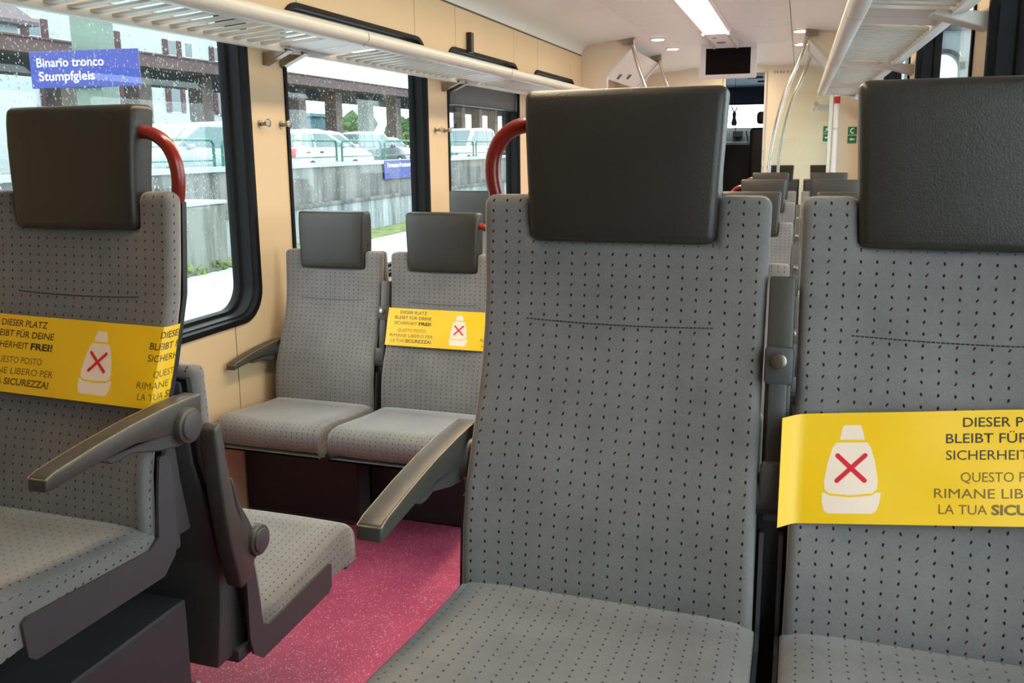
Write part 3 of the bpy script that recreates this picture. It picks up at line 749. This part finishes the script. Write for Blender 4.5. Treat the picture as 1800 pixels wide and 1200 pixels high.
def put(name, key, parent, loc=(0, 0, 0), rot=None, label=None):
    o = link(name, ME[key], parent); o.location = loc
    if rot: o.rotation_euler = rot
    if label: o['label'] = label
    return o
def seat(x, y, z, label, face=1, arms=(), handle=None, plates=(-1, 1), detail=True, group='train seats'):
    t = empty('train_seat', (x, y, z), 0 if face > 0 else PI)
    put('backrest', 'backrest', t); put('headrest', 'headrest', t, label='dark grey leather headrest'); put('seat_cushion', 'seat_cushion', t)
    put('back_shell', 'back_shell', t); put('edge_gasket', 'edge_gasket', t); put('support_beam', 'support_beam', t)
    if detail: put('seam', 'seam', t)
    for s in plates: put('side_plate', 'side_plate%d' % s, t)
    if handle: put('grab_handle', 'grab_handle%d' % handle, t, label='red curved grab handle')
    for kind, s in arms:
        cx = s*.247
        if kind in ('down', 'wall'):
            a = put('armrest', 'armrest', t, (cx, PY, PZ)); put('arm_web', 'arm_web', a)
            if kind == 'down': put('pivot_cap', 'pivot_cap', a, (s*.016, .002, -.006)); put('cap_disc', 'cap_disc', a, (s*.018, .002, -.006))
            put('pivot_cap', 'pivot_cap', a, (-s*.014, .002, -.010))
            b_ = put('worn_edge', 'worn', a)
        elif kind == 'up':          # folded up beside the backrest, seen from the side
            a = put('armrest', 'armrest', t, (cx-s*.004, PY+.03, PZ-.005), (math.radians(-103), 0, 0)); put('arm_web', 'arm_web', a)
            put('pivot_cap', 'pivot_cap', a, (s*.012, -.012, -.038)); put('cap_disc', 'cap_disc', a, (s*.014, -.012, -.038))
        elif kind == 'mid':         # folded up between the two seats of a pair
            a = link('armrest', ME['mid_bar'], t); a.location = (s*.2385, .058, .15); a.rotation_euler = (math.radians(-9), 0, 0)
            put('stay', 'stay', a, (0, -.001, .215)); put('screw', 'screw', a, (0, -.004, .215)); put('hub', 'hub', a, (0, .0, .022)); put('dark_gap_plate', 'mid_panel', t, (s*.2395, 0, 0))
    tag(t, label, 'seat', group)
    return t
b = B(); bx(b, -.018, .018, 0, .032, .02, .335, .004); proto('mid_bar', b, 'arm', 35)
b = B(); bx(b, -.0215, .0215, .045, .15, -.16, .16, .004); proto('mid_panel', b, 'cabdark', 35)  # dark plate added so the gap between paired seats reads black

XA, XW, PP = -1.04, -1.5185, .4785
ZL, ZH = .439, .77
G = 'patterned grey train seats'
R1A = seat(0, 0, ZH, 'large grey seat in the middle foreground, no banner, with its left armrest lowered', 1, [('down', -1), ('mid', 1)], -1, group=G)
R1W = seat(PP, 0, ZH, 'large grey seat at the right edge with a yellow banner across it', 1, [('wall', 1)], None, group=G)
L1A = seat(XA, 0, ZH, 'raised grey seat in the left foreground with a yellow banner and red handle', 1, [('down', 1)], 1, group=G)
L1W = seat(XW, 0, ZH, 'raised grey window seat left of the left foreground seat', 1, [], None, group=G)
L2A = seat(XA, .31, ZL, 'low grey seat facing away, back to back with the left foreground seat, armrest folded up', -1, [('up', -1)], None, group=G)
L2W = seat(XW, .31, ZL, 'low grey window seat facing away behind the left foreground seat', -1, [], None, group=G)
R2A = seat(0, .31, ZL, 'low seat facing away, back to back with the large middle seat', -1, [], None, detail=False, group=G)
R2W = seat(PP, .31, ZL, 'low seat facing away, back to back with the large right seat', -1, [], None, detail=False, group=G)
L3A = seat(XA, 1.75, ZL, 'grey seat with a yellow banner in the middle distance, beside the window pair', 1, [('mid', -1)], 1, group=G)
L3W = seat(XW, 1.75, ZL, 'grey window seat without banner in the middle distance on the left', 1, [('wall', -1)], None, group=G)
L4A = seat(XA, 2.06, ZL, 'seat facing away directly behind the middle-distance banner seat', -1, [], None, detail=False, group=G)
L4W = seat(XW, 2.06, ZL, 'seat facing away directly behind the middle-distance window seat', -1, [], None, detail=False, group=G)
L5W = seat(XW, 3.35, ZL, 'grey window seat whose headrest shows under the window with the blind', 1, [], None, detail=False, group=G)
L5A = seat(XA, 3.35, ZL, 'grey aisle seat beside the one under the window with the blind', 1, [('mid', -1)], 1, detail=False, group=G)
far = [(1.75, 'first', 1), (3.38, 'second', 1), (5.0, 'third', 1), (6.53, 'fourth', 1)]
for yy, nm, fc in far:
    seat(0.02, yy, ZL, 'aisle seat in the %s row behind the large middle seat' % nm, fc, [('mid', 1)], -1, detail=False, group=G)
    seat(PP+.02, yy, ZL, 'window seat in the %s row behind the large right seat' % nm, fc, [], None, detail=False, group=G)
seat(.045, 9.55, ZL, 'aisle seat with its back to the viewer in the last row by the cab wall', -1, [], None, detail=False, group=G)
seat(PP+.045, 9.55, ZL, 'window seat with its back to the viewer in the last row by the cab wall', -1, [], None, detail=False, group=G)

for x, nm in ((0, 'unseen aisle seat added opposite the large middle seat, behind the viewer'), (PP, 'unseen window seat added opposite the large right seat, behind the viewer'), (XA, 'unseen aisle seat added opposite the left foreground seat, behind the viewer'), (XW, 'unseen window seat added opposite the left foreground window seat, behind the viewer')):
    seat(x, -1.72, ZH, nm, -1, [], None, detail=False, group=G)  # unseen seats added to block light from behind and shade the foreground

# equipment boxes
eb = empty('equipment_box', (-1.3, 0, .36))
b = B(); bx(b, -.49, .43, -2.6, .135, .001, .195, .004, 1); finish(b, 'housing', 'box', eb)
b = B(); bx(b, -.49, .434, -.3, -.297, .001, .197); finish(b, 'cover_joint', 'black', eb)
tag(eb, 'dark grey equipment box on the podium under the left foreground seat', 'box')
eb = empty('equipment_box', (.30, 0, .36))
b = B(); bx(b, -.42, .465, -.16, .135, .001, .195, .004, 1); finish(b, 'housing', 'box', eb)
b = B(); bx(b, -.42, .465, -.05, .13, .195, .27, .004, 1); finish(b, 'dark_gap_block', 'cabdark', eb)  # dark block added on the box to keep the seat gap black
tag(eb, 'dark equipment box on the podium under the large middle and right seats', 'box')
eb = empty('equipment_box', (-1.55, 1.6, 0))
b = B(); bx(b, -.24, .25, 0, .62, .001, .30, .006, 1); finish(b, 'housing', 'box', eb)
b = B(); bx(b, .255, .66, .10, .60, .001, .30, .006, 1); finish(b, 'floor_shade_block', 'cabdark', eb)  # dark block added in place of floor shade under the aisle seat
b = B(); bx(b, -.24, .255, -.004, .002, .02, .28); finish(b, 'front_cover', 'cabdark', eb)
tag(eb, 'dark box on the floor under the middle-distance window seat', 'box')

# ---------------------------------------------------------------- yellow banners
def banner(seat_o, icons, zmid, tilt, lab, u0=-.232, u1=.232, texts=None, flare=0):
    sx, sy, sz = seat_o.location
    T = empty('seat_banner', (sx, sy, sz)); H = .139
    def surf(u, wv, d=0.):
        # u across, wv up from the lower edge; d = lift off the paper
        a = abs(u); x = u; back = 0
        if a > .211:
            q = a-.211; x = math.copysign(.211+.010*(1-math.exp(-q/.010)), u); back = q-.010*(1-math.exp(-q/.010))
            if flare and u < 0: back = -.8*q; x = -a
            else: e_ = math.exp(-q/.010); x += math.copysign(d*(1-e_), u); d *= e_
        z = zmid-H/2+wv+tilt*u
        za, zb_ = z-wv, z-wv+H; k_ = wv/H
        y = yf(za)*(1-k_)+yf(zb_)*k_-.019-d+back
        y -= .0012*math.sin(u*37+1)*math.sin(wv*40)
        return Vector((x, y, z))
    bm = B(); NU, NV = 60, 8
    ua = -.262 if not flare else u0; ub = .262
    V = [[bm.verts.new(surf(ua+(ub-ua)*i/NU, H*j/NV)) for j in range(NV+1)] for i in range(NU+1)]
    for i in range(NU):
        for j in range(NV): bm.faces.new((V[i][j], V[i+1][j], V[i+1][j+1], V[i][j+1]))
    bmesh.ops.recalc_face_normals(bm, faces=bm.faces[:])
    bmesh.ops.solidify(bm, geom=bm.faces[:], thickness=-.0006)
    bmesh.ops.recalc_face_normals(bm, faces=bm.faces[:])
    finish(bm, 'paper', 'yellow', T, 40)
    LN = [('DIESER PLATZ', .100, .115, 0, 0), ('BLEIBT FÜR DEINE', .240, .155, 0, 0), ('SICHERHEIT FREI!', .386, .155, 0, 0),
          ('QUESTO POSTO', .575, .118, 1, 0), ('RIMANE LIBERO PER', .717, .182, 1, 0), ('LA TUA SICUREZZA!', .855, .172, 1, 0)]
    def clip(bm_):
        for co, no in (((ua, 0, 0), (-1, 0, 0)), ((ub, 0, 0), (1, 0, 0))):
            bmesh.ops.bisect_plane(bm_, geom=bm_.verts[:]+bm_.edges[:]+bm_.faces[:], plane_co=co, plane_no=no, clear_outer=True)
    layers = []
    for tc_ in texts:
        dark, olive = B(), B(); layers += [(dark, 'german_lettering', 'print_dark', .0010), (olive, 'italian_lettering', 'print_olive', .0010)]
        for body, fr, wd, ol, _ in LN:
            zc = H*(1-fr); size = .0165
            tgt = olive if ol else dark
            if body.endswith('FREI!') or body.endswith('SICUREZZA!'):
                k = body.rfind(' '); head, tail = body[:k], body[k+1:]
                wt = wd*len(tail)*1.08/(len(body)); wh = wd-wt-.006
                add_text(tgt, head, size, lambda u, v: (tc_-wd/2+u, v+zc-.006, 0), 0, 'LEFT', wh)
                add_text(tgt, tail, size, lambda u, v: (tc_+wd/2-wt+u, v+zc-.006, 0), .00055, 'LEFT', wt)
            else:
                add_text(tgt, body, size, lambda u, v: (tc_+u, v+zc-.006, 0), 0 if ol else .00012, 'CENTER', wd)
    def poly(bm_, pts):
        vs_ = [bm_.verts.new((p, q, 0)) for p, q in pts]; bm_.faces.new(vs_)
    for ic in icons:
        pale, redb = B(), B(); layers += [(pale, 'seat_symbol', 'print_pale', .0008), (redb, 'red_cross_mark', 'print_red', .0014)]
        hh = lambda f: H*(1-f)
        def rp(l): return l
        poly(pale, [(ic-.0155, hh(.245)), (ic+.0165, hh(.245)), (ic+.0120, hh(.125)), (ic+.009, hh(.112)), (ic-.009, hh(.112)), (ic-.012, hh(.125))])
        poly(pale, [(ic-.019, hh(.27)), (ic+.019, hh(.27)), (ic+.024, hh(.31)), (ic+.030, hh(.45)), (ic+.034, hh(.62)), (ic+.033, hh(.69)), (ic+.027, hh(.725)), (ic, hh(.74)), (ic-.027, hh(.725)), (ic-.033, hh(.69)), (ic-.034, hh(.62)), (ic-.030, hh(.45)), (ic-.024, hh(.31))])
        poly(pale, [(ic-.036, hh(.72)), (ic-.033, hh(.718)), (ic-.026, hh(.745)), (ic, hh(.76)), (ic+.026, hh(.745)), (ic+.033, hh(.718)), (ic+.038, hh(.722)), (ic+.037, hh(.80)), (ic+.033, hh(.88)), (ic+.028, hh(.905)), (ic-.028, hh(.905)), (ic-.033, hh(.88)), (ic-.036, hh(.80))])
        for d_ in (-1, 1):
            c0, c1 = Vector((ic-d_*.0175, hh(.385))), Vector((ic+d_*.0175, hh(.61))); dv = (c1-c0).normalized(); nv = Vector((-dv.y, dv.x)); r_ = .0028
            pts = [c0+(-dv*math.cos(t)+nv*math.sin(t))*r_ for t in [PI/2*(k/3-1)*-1 for k in range(7)]]
            pts += [c1+(dv*math.cos(t)-nv*math.sin(t))*r_ for t in [PI/2*(k/3-1)*-1 for k in range(7)]]
            poly(redb, [(p.x, p.y) for p in pts])
    for bm_, nm, mt, d in layers:
        clip(bm_)
        # fine cuts so that the print follows the paper
        for k in range(-11, 12):
            bmesh.ops.bisect_plane(bm_, geom=bm_.verts[:]+bm_.edges[:]+bm_.faces[:], plane_co=(k*.021, 0, 0), plane_no=(1, 0, 0))
        for k in range(1, 8):
            bmesh.ops.bisect_plane(bm_, geom=bm_.verts[:]+bm_.edges[:]+bm_.faces[:], plane_co=(0, H*k/8, 0), plane_no=(0, 1, 0))
        for v in bm_.verts: v.co = surf(v.co.x, v.co.y, d)
        bmesh.ops.recalc_face_normals(bm_, faces=bm_.faces[:])
        if len(bm_.faces): finish(bm_, nm, mt, T)
        else: bm_.free()
    tag(T, lab, 'banner', 'yellow keep-free banners on seats')
banner(R1W, [-.14, .233-.0], .2455, .10, 'glossy yellow keep-free banner on the seat at the right edge', texts=[.053], flare=1, u1=.228)
banner(L1A, [.085, -.288], .286, -.015, 'creased yellow keep-free banner on the left foreground seat', texts=[-.104, .272])
banner(L3A, [.088], .309, .0, 'small yellow keep-free banner on the middle-distance aisle seat', texts=[-.107, .27])

# ================================================================ OUTSIDE, left
GZ, SZ = -.6, .50
b = B(); bx(b, -200, -1.98, -120, 220, GZ-.2, GZ); bx(b, -1.98, .95, -120, 220, GZ-.6, GZ-.4); bx(b, .95, 200, -120, 220, GZ-.2, GZ)
struct(finish(b, 'ground', 'ground'))
b = B(); bx(b, -120, -10.25, -60, 150, GZ, SZ); struct(finish(b, 'street', 'street'))
rw = empty('retaining_wall', (-10, 0, GZ))
b = B(); bx(b, -.3, 0, -20, 80, 0, .78); finish(b, 'lower_face', 'concrete2', rw)
b = B(); bx(b, -.3, -.10, -20, 80, .78, 1.62); finish(b, 'upper_face', 'concrete', rw)
b = B(); bx(b, -.34, -.04, -20, 80, 1.62, 1.72, .01); finish(b, 'coping', 'pale', rw)
b = B(); bx(b, -.12, .05, -20, 80, .75, .83, .01); finish(b, 'ledge', 'concrete', rw)
for k in range(12):
    b = B(); bx(b, -.01, .004, 8+k*2.6, 8.02+k*2.6, 0, .75); finish(b, 'joint', 'concrete', rw)
tag(rw, 'stained concrete retaining wall along the opposite platform', 'wall')
b = B(); bx(b, -9.93, -8.9, 11.45, 60, GZ+.001, GZ+.03); o = finish(b, 'grass_verge', 'grass'); tag(o, 'pale green grass verge at the foot of the concrete wall', 'grass', kind='stuff')
cb_ = empty('concrete_block', (-9.55, 10.6, GZ))
b = B(); prism(b, [(-3.2, 0), (.75, 0), (.75, 1.12), (-3.2, 1.14)], 'x', -.34, .45, .012, 1); finish(b, 'body', 'block', cb_)
b = B(); bx(b, -.34, .48, -3.2, .78, 1.13, 1.19, .012); finish(b, 'cap', 'pale', cb_)
b = B()
for k in range(60):
    py, pz = random.uniform(-2.6, .7), random.uniform(0, .28)**1.4
    t = B(); bmesh.ops.create_icosphere(t, subdivisions=1, radius=random.uniform(.02, .06)); add(b, t, Matrix.Translation((.45+random.uniform(0, .05), py, pz)))
o = finish(b, 'weeds', 'leafl', cb_); o['kind'] = 'stuff'
tag(cb_, 'mossy concrete block with pale top standing on the platform outside', 'block')

# railing of rounded green frames
for k in range(18):
    y = 10.9+k*2.28 if k else 10.9; y = 8.3+k*2.28
    o = empty('railing_frame', (-10.2, y, GZ+1.72))
    c = rrect(0, 2.02, -.4, .50, .10, 4); pts = [(0, p, q) for p, q in c if q > -.2]
    pts = [(0, 2.02, 0)]+pts+[(0, 0, 0)]
    b = B(); tube(b, pts, .028, 8); finish(b, 'bent_tube', 'greenpaint', o, 50)
    b = B(); tube(b, [(0, .02, .12), (0, 2.0, .12)], .018, 6); finish(b, 'lower_bar', 'greenpaint', o, 50)
    tag(o, 'green bent-tube railing frame on top of the concrete wall', 'railing', 'green railing frames along the wall')

# signs
sg = empty('station_sign', (-7.15, 6.485, GZ), math.atan2(.17, 1.3))
b = B(); bx(b, -.66, .66, 0, .03, 2.72, 3.11, .006); finish(b, 'panel', 'blue', sg)
b = B(); add_text(b, 'Binario tronco', .135, lambda u, v: (-.58+u, -.003, 2.945+v), .0012, 'LEFT', .82); finish(b, 'upper_line', 'lettering', sg)
b = B(); add_text(b, 'Stumpfgleis', .135, lambda u, v: (-.56+u, -.003, 2.80+v), .0012, 'LEFT', .68); finish(b, 'lower_line', 'lettering', sg)
b = B(); bx(b, -.17, .15, .06, .36, 0, 5.2, .01); finish(b, 'column', 'gcolumn', sg)
tag(sg, 'blue station sign reading Binario tronco Stumpfgleis outside the first window', 'sign')
s2 = empty('platform_sign', (-10.03, 19.3, .62))
b = B(); bx(b, -.03, 0, 0, 2.45, 0, .49, .006); finish(b, 'panel', 'blue', s2)
b = B(); add_text(b, 'Fortezza-Franzensfeste', .17, lambda u, v: (.004, .17+u, .31+v), .003, 'LEFT', 1.75); finish(b, 'lettering', 'lettering', s2)
tag(s2, 'blue station name sign mounted on the concrete retaining wall', 'sign')

# cars
def car(x, y, heading, body, lab, L=4.2, Wd=1.72, Ht=1.48, kind='hatch'):
    """heading +1: nose towards +Y"""
    o = empty('car', (x, y, SZ), 0 if heading > 0 else PI)
    hl = L/2; hw = Wd/2
    low = [(-hl+.04, .32), (-hl, .55), (-hl+.03, .82), (-hl+.12, .92), (hl-1.25, .98), (hl-.75, .90), (hl-.22, .76), (hl-.03, .60), (hl, .42), (hl-.05, .24), (-hl+.1, .24)]
    if kind == 'mpv': low[4] = (hl-1.05, 1.02); low[5] = (hl-.65, .95); low[6] = (hl-.2, .78)
    b = B(); prism(b, low, 'x', -hw, hw, .06, 3); finish(b, 'body', body, o, 50)
    zr = Ht
    gh = [(-hl+.10, .90), (-hl+.42, zr-.10), (-hl+.75, zr-.02), (-hl+1.5, zr), (hl-2.1, zr-.05), (hl-1.05, .93)] if kind != 'mpv' else [(-hl+.06, .90), (-hl+.25, zr-.12), (-hl+.6, zr-.02), (-hl+1.6, zr), (hl-1.9, zr-.06), (hl-.85, .95)]
    t = B(); n = len(gh); A = []; C = []
    for p, q in gh:
        k = (q-.9)/(zr-.9)*.16; A.append(t.verts.new((-hw+.03+k, p, q))); C.append(t.verts.new((hw-.03-k, p, q)))
    t.faces.new(A); t.faces.new(C[::-1])
    for i in range(n): j = (i+1) % n; t.faces.new((A[i], C[i], C[j], A[j]))
    bmesh.ops.recalc_face_normals(t, faces=t.faces[:]); bmesh.ops.bevel(t, geom=t.edges[:], offset=.03, segments=2, affect='EDGES', profile=.5)
    b = B(); add(b, t); finish(b, 'cabin', body, o, 50)
    f0 = gh[-2][0]; r0 = gh[1][0]
    zt, zb_ = zr-.13, .98
    def side_glass(p):
        for s in (-1, 1):
            bm_ = B(); vs1 = []
            for yq, zq in p:
                k = (zq-.9)/(zr-.9)*.16; vs1.append(bm_.verts.new((s*(hw-.03-k+.012), yq, zq)))
            bm_.faces.new(vs1); bmesh.ops.recalc_face_normals(bm_, faces=bm_.faces[:])
            r = bmesh.ops.extrude_face_region(bm_, geom=bm_.faces[:]); bmesh.ops.translate(bm_, verts=[v for v in r['geom'] if isinstance(v, bmesh.types.BMVert)], vec=(-s*.03, 0, 0))
            finish(bm_, 'side_window', 'carglass', o)
    mid = (f0+r0)/2-.1
    side_glass([(mid+.05, zb_), (gh[-1][0]-.18, zb_), (f0-.12, zt), (mid+.05, zt)])
    side_glass([(mid-.05, zb_), (mid-.05, zt), (r0+.45, zt), (r0+.25, zb_)])
    side_glass([(r0+.15, zb_+.02), (r0+.35, zt), (r0+.18, zt), (r0-.06, zb_+.06)])
    # windscreen and rear window
    def cross(p0, p1, nm):
        bm_ = B(); vs_ = []
        for (yq, zq), s in ((p0, -1), (p0, 1), (p1, 1), (p1, -1)):
            k = (zq-.9)/(zr-.9)*.16; vs_.append(bm_.verts.new((s*(hw-.14-k), yq, zq)))
        bm_.faces.new(vs_)
        r = bmesh.ops.extrude_face_region(bm_, geom=bm_.faces[:]); bmesh.ops.translate(bm_, verts=[v for v in r['geom'] if isinstance(v, bmesh.types.BMVert)], vec=(0, 0, -.03))
        bmesh.ops.recalc_face_normals(bm_, faces=bm_.faces[:]); finish(bm_, nm, 'carglass', o)
    fa, fb = gh[-1], gh[-2]; cross((fa[0]-.06, fa[1]+.07), (fb[0]+.10+.02, fb[1]-.06), 'windscreen')
    ra, rb_ = gh[0], gh[1]; cross((ra[0]+.08-.03, ra[1]+.10), (rb_[0]-.03, rb_[1]-.03), 'rear_window')
    for wy in (-hl+.78, hl-.80):
        for s in (-1, 1):
            b = B(); disc(b, (s*(hw-.09), wy, .31), 'x', .315, .20, 24, .03); wh = finish(b, 'wheel', 'tyre', o, 40)
            b = B(); disc(b, (s*(hw-.02), wy, .31), 'x', .20, .08, 20, .02); finish(b, 'rim', 'rim', wh, 40)
    for s in (-1, 1):
        b = B(); bx(b, s*hw*.60-.19, s*hw*.60+.19, hl-.20, hl-.03, .60, .735, .03); finish(b, 'headlight', 'headlight', o, 40)
        b = B(); bx(b, s*(hw-.12)-.08, s*(hw-.12)+.08, -hl-.015, -hl+.12, .70, .95, .02); finish(b, 'tail_light', 'tail', o, 40)
        b = B(); bx(b, s*(hw+.02)-.09, s*(hw+.02)+.09, hl-1.5, hl-1.36, .96, 1.07, .03); finish(b, 'mirror', body, o, 40)
        for dy in (mid-.55, mid+.15):
            b = B(); bx(b, s*(hw+.004)-.012, s*(hw+.004)+.012, dy, dy+.17, .82, .86, .005, 1); finish(b, 'door_handle', 'tyre', o)
    b = B(); bx(b, -.45, .45, hl-.04, hl+.012, .38, .52, .01); finish(b, 'grille', 'tyre', o)
    b = B(); bx(b, -.26, .26, hl-.01, hl+.02, .36, .46, .004, 1); finish(b, 'number_plate', 'lettering', o)
    tag(o, lab, 'car')
car(-13.3, 15.4, -1, 'c_silver', 'silver people carrier parked outside the nearest left window', 4.3, 1.8, 1.58, 'mpv')
car(-13.2, 6.9, 1, 'c_white', 'pale car at the far left edge behind the left headrest', 4.2)
car(-13.25, 20.9, 1, 'c_white', 'white car at the left of the second window, nose to the right', 4.0)
car(-15.3, 25.2, 1, 'c_white', 'white hatchback in the middle of the second window', 4.2, 1.75, 1.52)
car(-17.4, 32.3, 1, 'c_dark', 'dark blue car behind the white hatchback', 4.4, 1.78, 1.62, 'mpv')
car(-20.3, 40.0, 1, 'c_white', 'white car behind the dark one at the right of the second window', 4.2)
car(-14.2, 35.4, -1, 'c_white', 'white off-road car seen through the window with the blind', 4.8, 1.85, 1.78, 'mpv')

# shelter roof with columns
sh = empty('platform_canopy', (-20, 0, SZ))
b = B(); bx(b, -.12, 0, 6, 75, 3.62, 4.02); finish(b, 'fascia', 'canopy', sh)
b = B(); bx(b, -7, -.12, 6, 75, 3.68, 3.98); finish(b, 'underside', 'canopyunder', sh)
b = B(); bx(b, -7.1, .06, 6, 75, 4.02, 4.07); finish(b, 'roof_sheet', 'canopy', sh)
for k in range(17):
    b = B(); bx(b, -2.4, -1.75, 13.75+k*3.4, 14.4+k*3.4, -.02, 3.7, .02); finish(b, 'column', 'column', sh)
tag(sh, 'long brown canopy on columns beyond the parked cars', 'canopy')

# houses
def house(name, x, y0, y1, z1, lab, wins, roof=True, mat_='facade'):
    o = empty(name, (x, y0, SZ)); h = z1-SZ
    b = B(); bx(b, -9, 0, 0, y1-y0, 0, h); finish(b, 'facade', mat_, o)
    if roof:
        b = B(); prism(b, [(-9.6, h-.1), (.7, h-.1), (.7, h+.08), (-4.5, h+3.2), (-9.6, h+.1)], 'y', -.6, y1-y0+.6); finish(b, 'roof', 'roof', o)
    for (yc, za, zb2, wd, shut) in wins:
        yc -= y0; za -= SZ; zb2 -= SZ
        f = B(); bx(f, -.02, .05, yc-wd/2-.08, yc+wd/2+.08, za-.08, zb2+.08); f = finish(f, 'window', 'lettering', o)
        b = B(); bx(b, .04, .06, yc-wd/2, yc+wd/2, za, zb2); finish(b, 'pane', 'pane', f)
        if shut:
            for s in (-1, 1):
                b = B(); a = yc+s*(wd/2+.28); bx(b, .05, .09, a-.25, a+.25, za-.03, zb2+.03); finish(b, 'shutter', 'shutter', f)
    tag(o, lab, 'house')
    return o
k40 = (40.25/30.25)
def yat(v): return -1.157+(v+1.157)*k40
def zat(v): return 1.4365+(v-1.4365)*k40
wins = []
for yc in (25.4, 28.3, 31.7, 35.9, 39.6, 43.5): wins.append((yat(yc), zat(3.35), zat(4.55), .85, True))
for yc in (27.6, 31.7, 35.9, 37.15, 39.5, 42.6): wins.append((yat(yc), zat(6.15), zat(6.85), .75, yc not in (37.15,)))
house('house', -40, 31.6, yat(46.5), 13, 'white house with maroon shutters behind the canopy', wins)
house('house', -34, -6, 30.5, 7.2, 'low pale house with a brown roof at the far left', [(y, 2.4, 3.9, .9, False) for y in (20.5, 24.0, 27.0)], True)
# teal shed and trees seen in the second window
b = B(); bx(b, -5, 0, 0, 4.6, 0, 3.0); bx(b, -5.2, .2, -.2, 4.8, 3.0, 3.2); o = finish(b, 'shed', 'teal'); o.location = (-30, 46.6, SZ); tag(o, 'teal shed behind the cars at the left of the second window', 'shed')
def tree(x, y, h, r, m, lab):
    o = empty('tree', (x, y, SZ))
    b = B(); tube(b, [(0, 0, 0), (.1, 0, h*.35), (0, .1, h*.6)], [.2, .15, .1], 8); finish(b, 'trunk', 'bark', o, 50)
    b = B()
    for k in range(16):
        a = random.uniform(0, 2*PI); rr = random.uniform(0, r*.75); zz = h*.55+random.uniform(-.3, .42)*h
        t = B(); bmesh.ops.create_icosphere(t, subdivisions=2, radius=random.uniform(.28, .5)*r)
        for v in t.verts: v.co *= 1+random.uniform(-.22, .22)
        add(b, t, Matrix.Translation((rr*math.cos(a), rr*math.sin(a), max(zz, .4))))
    finish(b, 'crown', m, o); tag(o, lab, 'tree', 'trees beyond the canopy')
tree(-30, 54.5, 2.9, 1.7, 'leaf', 'small green tree in the middle of the second window')
tree(-27.8, 50.5, 1.6, 1.3, 'leafl', 'yellow-green bush low between two canopy columns')
tree(-30, 62.5, 3.0, 2.0, 'leaf', 'darker green tree at the right of the second window')
tree(-29, 67.5, 2.6, 1.8, 'leaf', 'low tree at the right edge of the second window')
tree(-27.8, 58.2, 1.7, 1.3, 'leafl', 'pale green bush right of the small green tree')

# ================================================================ OUTSIDE, right: pale station hall with arches
st = empty('station_gable', (4.2, 38, GZ))
arc = [(1.35+.62*math.cos(t), 4.9+.62*math.sin(t)) for t in [PI-PI*q/14 for q in range(15)]]
b = B(); prism(b, [(0, 0), (.73, 0)]+arc+[(1.97, 0), (6, 0), (6, 5.6), (4.5, 6.2), (3, 6.4), (0, 6.4)], 'y', 0, .6); finish(b, 'arched_wall', 'pale', st)
ring_ = [(1.35+.78*math.cos(t), 4.9+.78*math.sin(t)) for t in [PI*q/14 for q in range(15)]]+[(1.35+.62*math.cos(t), 4.9+.62*math.sin(t)) for t in [PI-PI*q/14 for q in range(15)]]
b = B(); prism(b, ring_, 'y', -.08, 0); finish(b, 'arch_moulding', 'concrete', st)
b = B(); bx(b, -.2, 6.2, -.15, .7, 6.38, 6.62); finish(b, 'cornice', 'concrete', st)
b = B(); bx(b, 2.05, 6, -.05, 0, 4.1, 4.35); finish(b, 'string_course', 'concrete', st)
tag(st, 'pale building with an arch seen through the right-hand window under the rack', 'building')
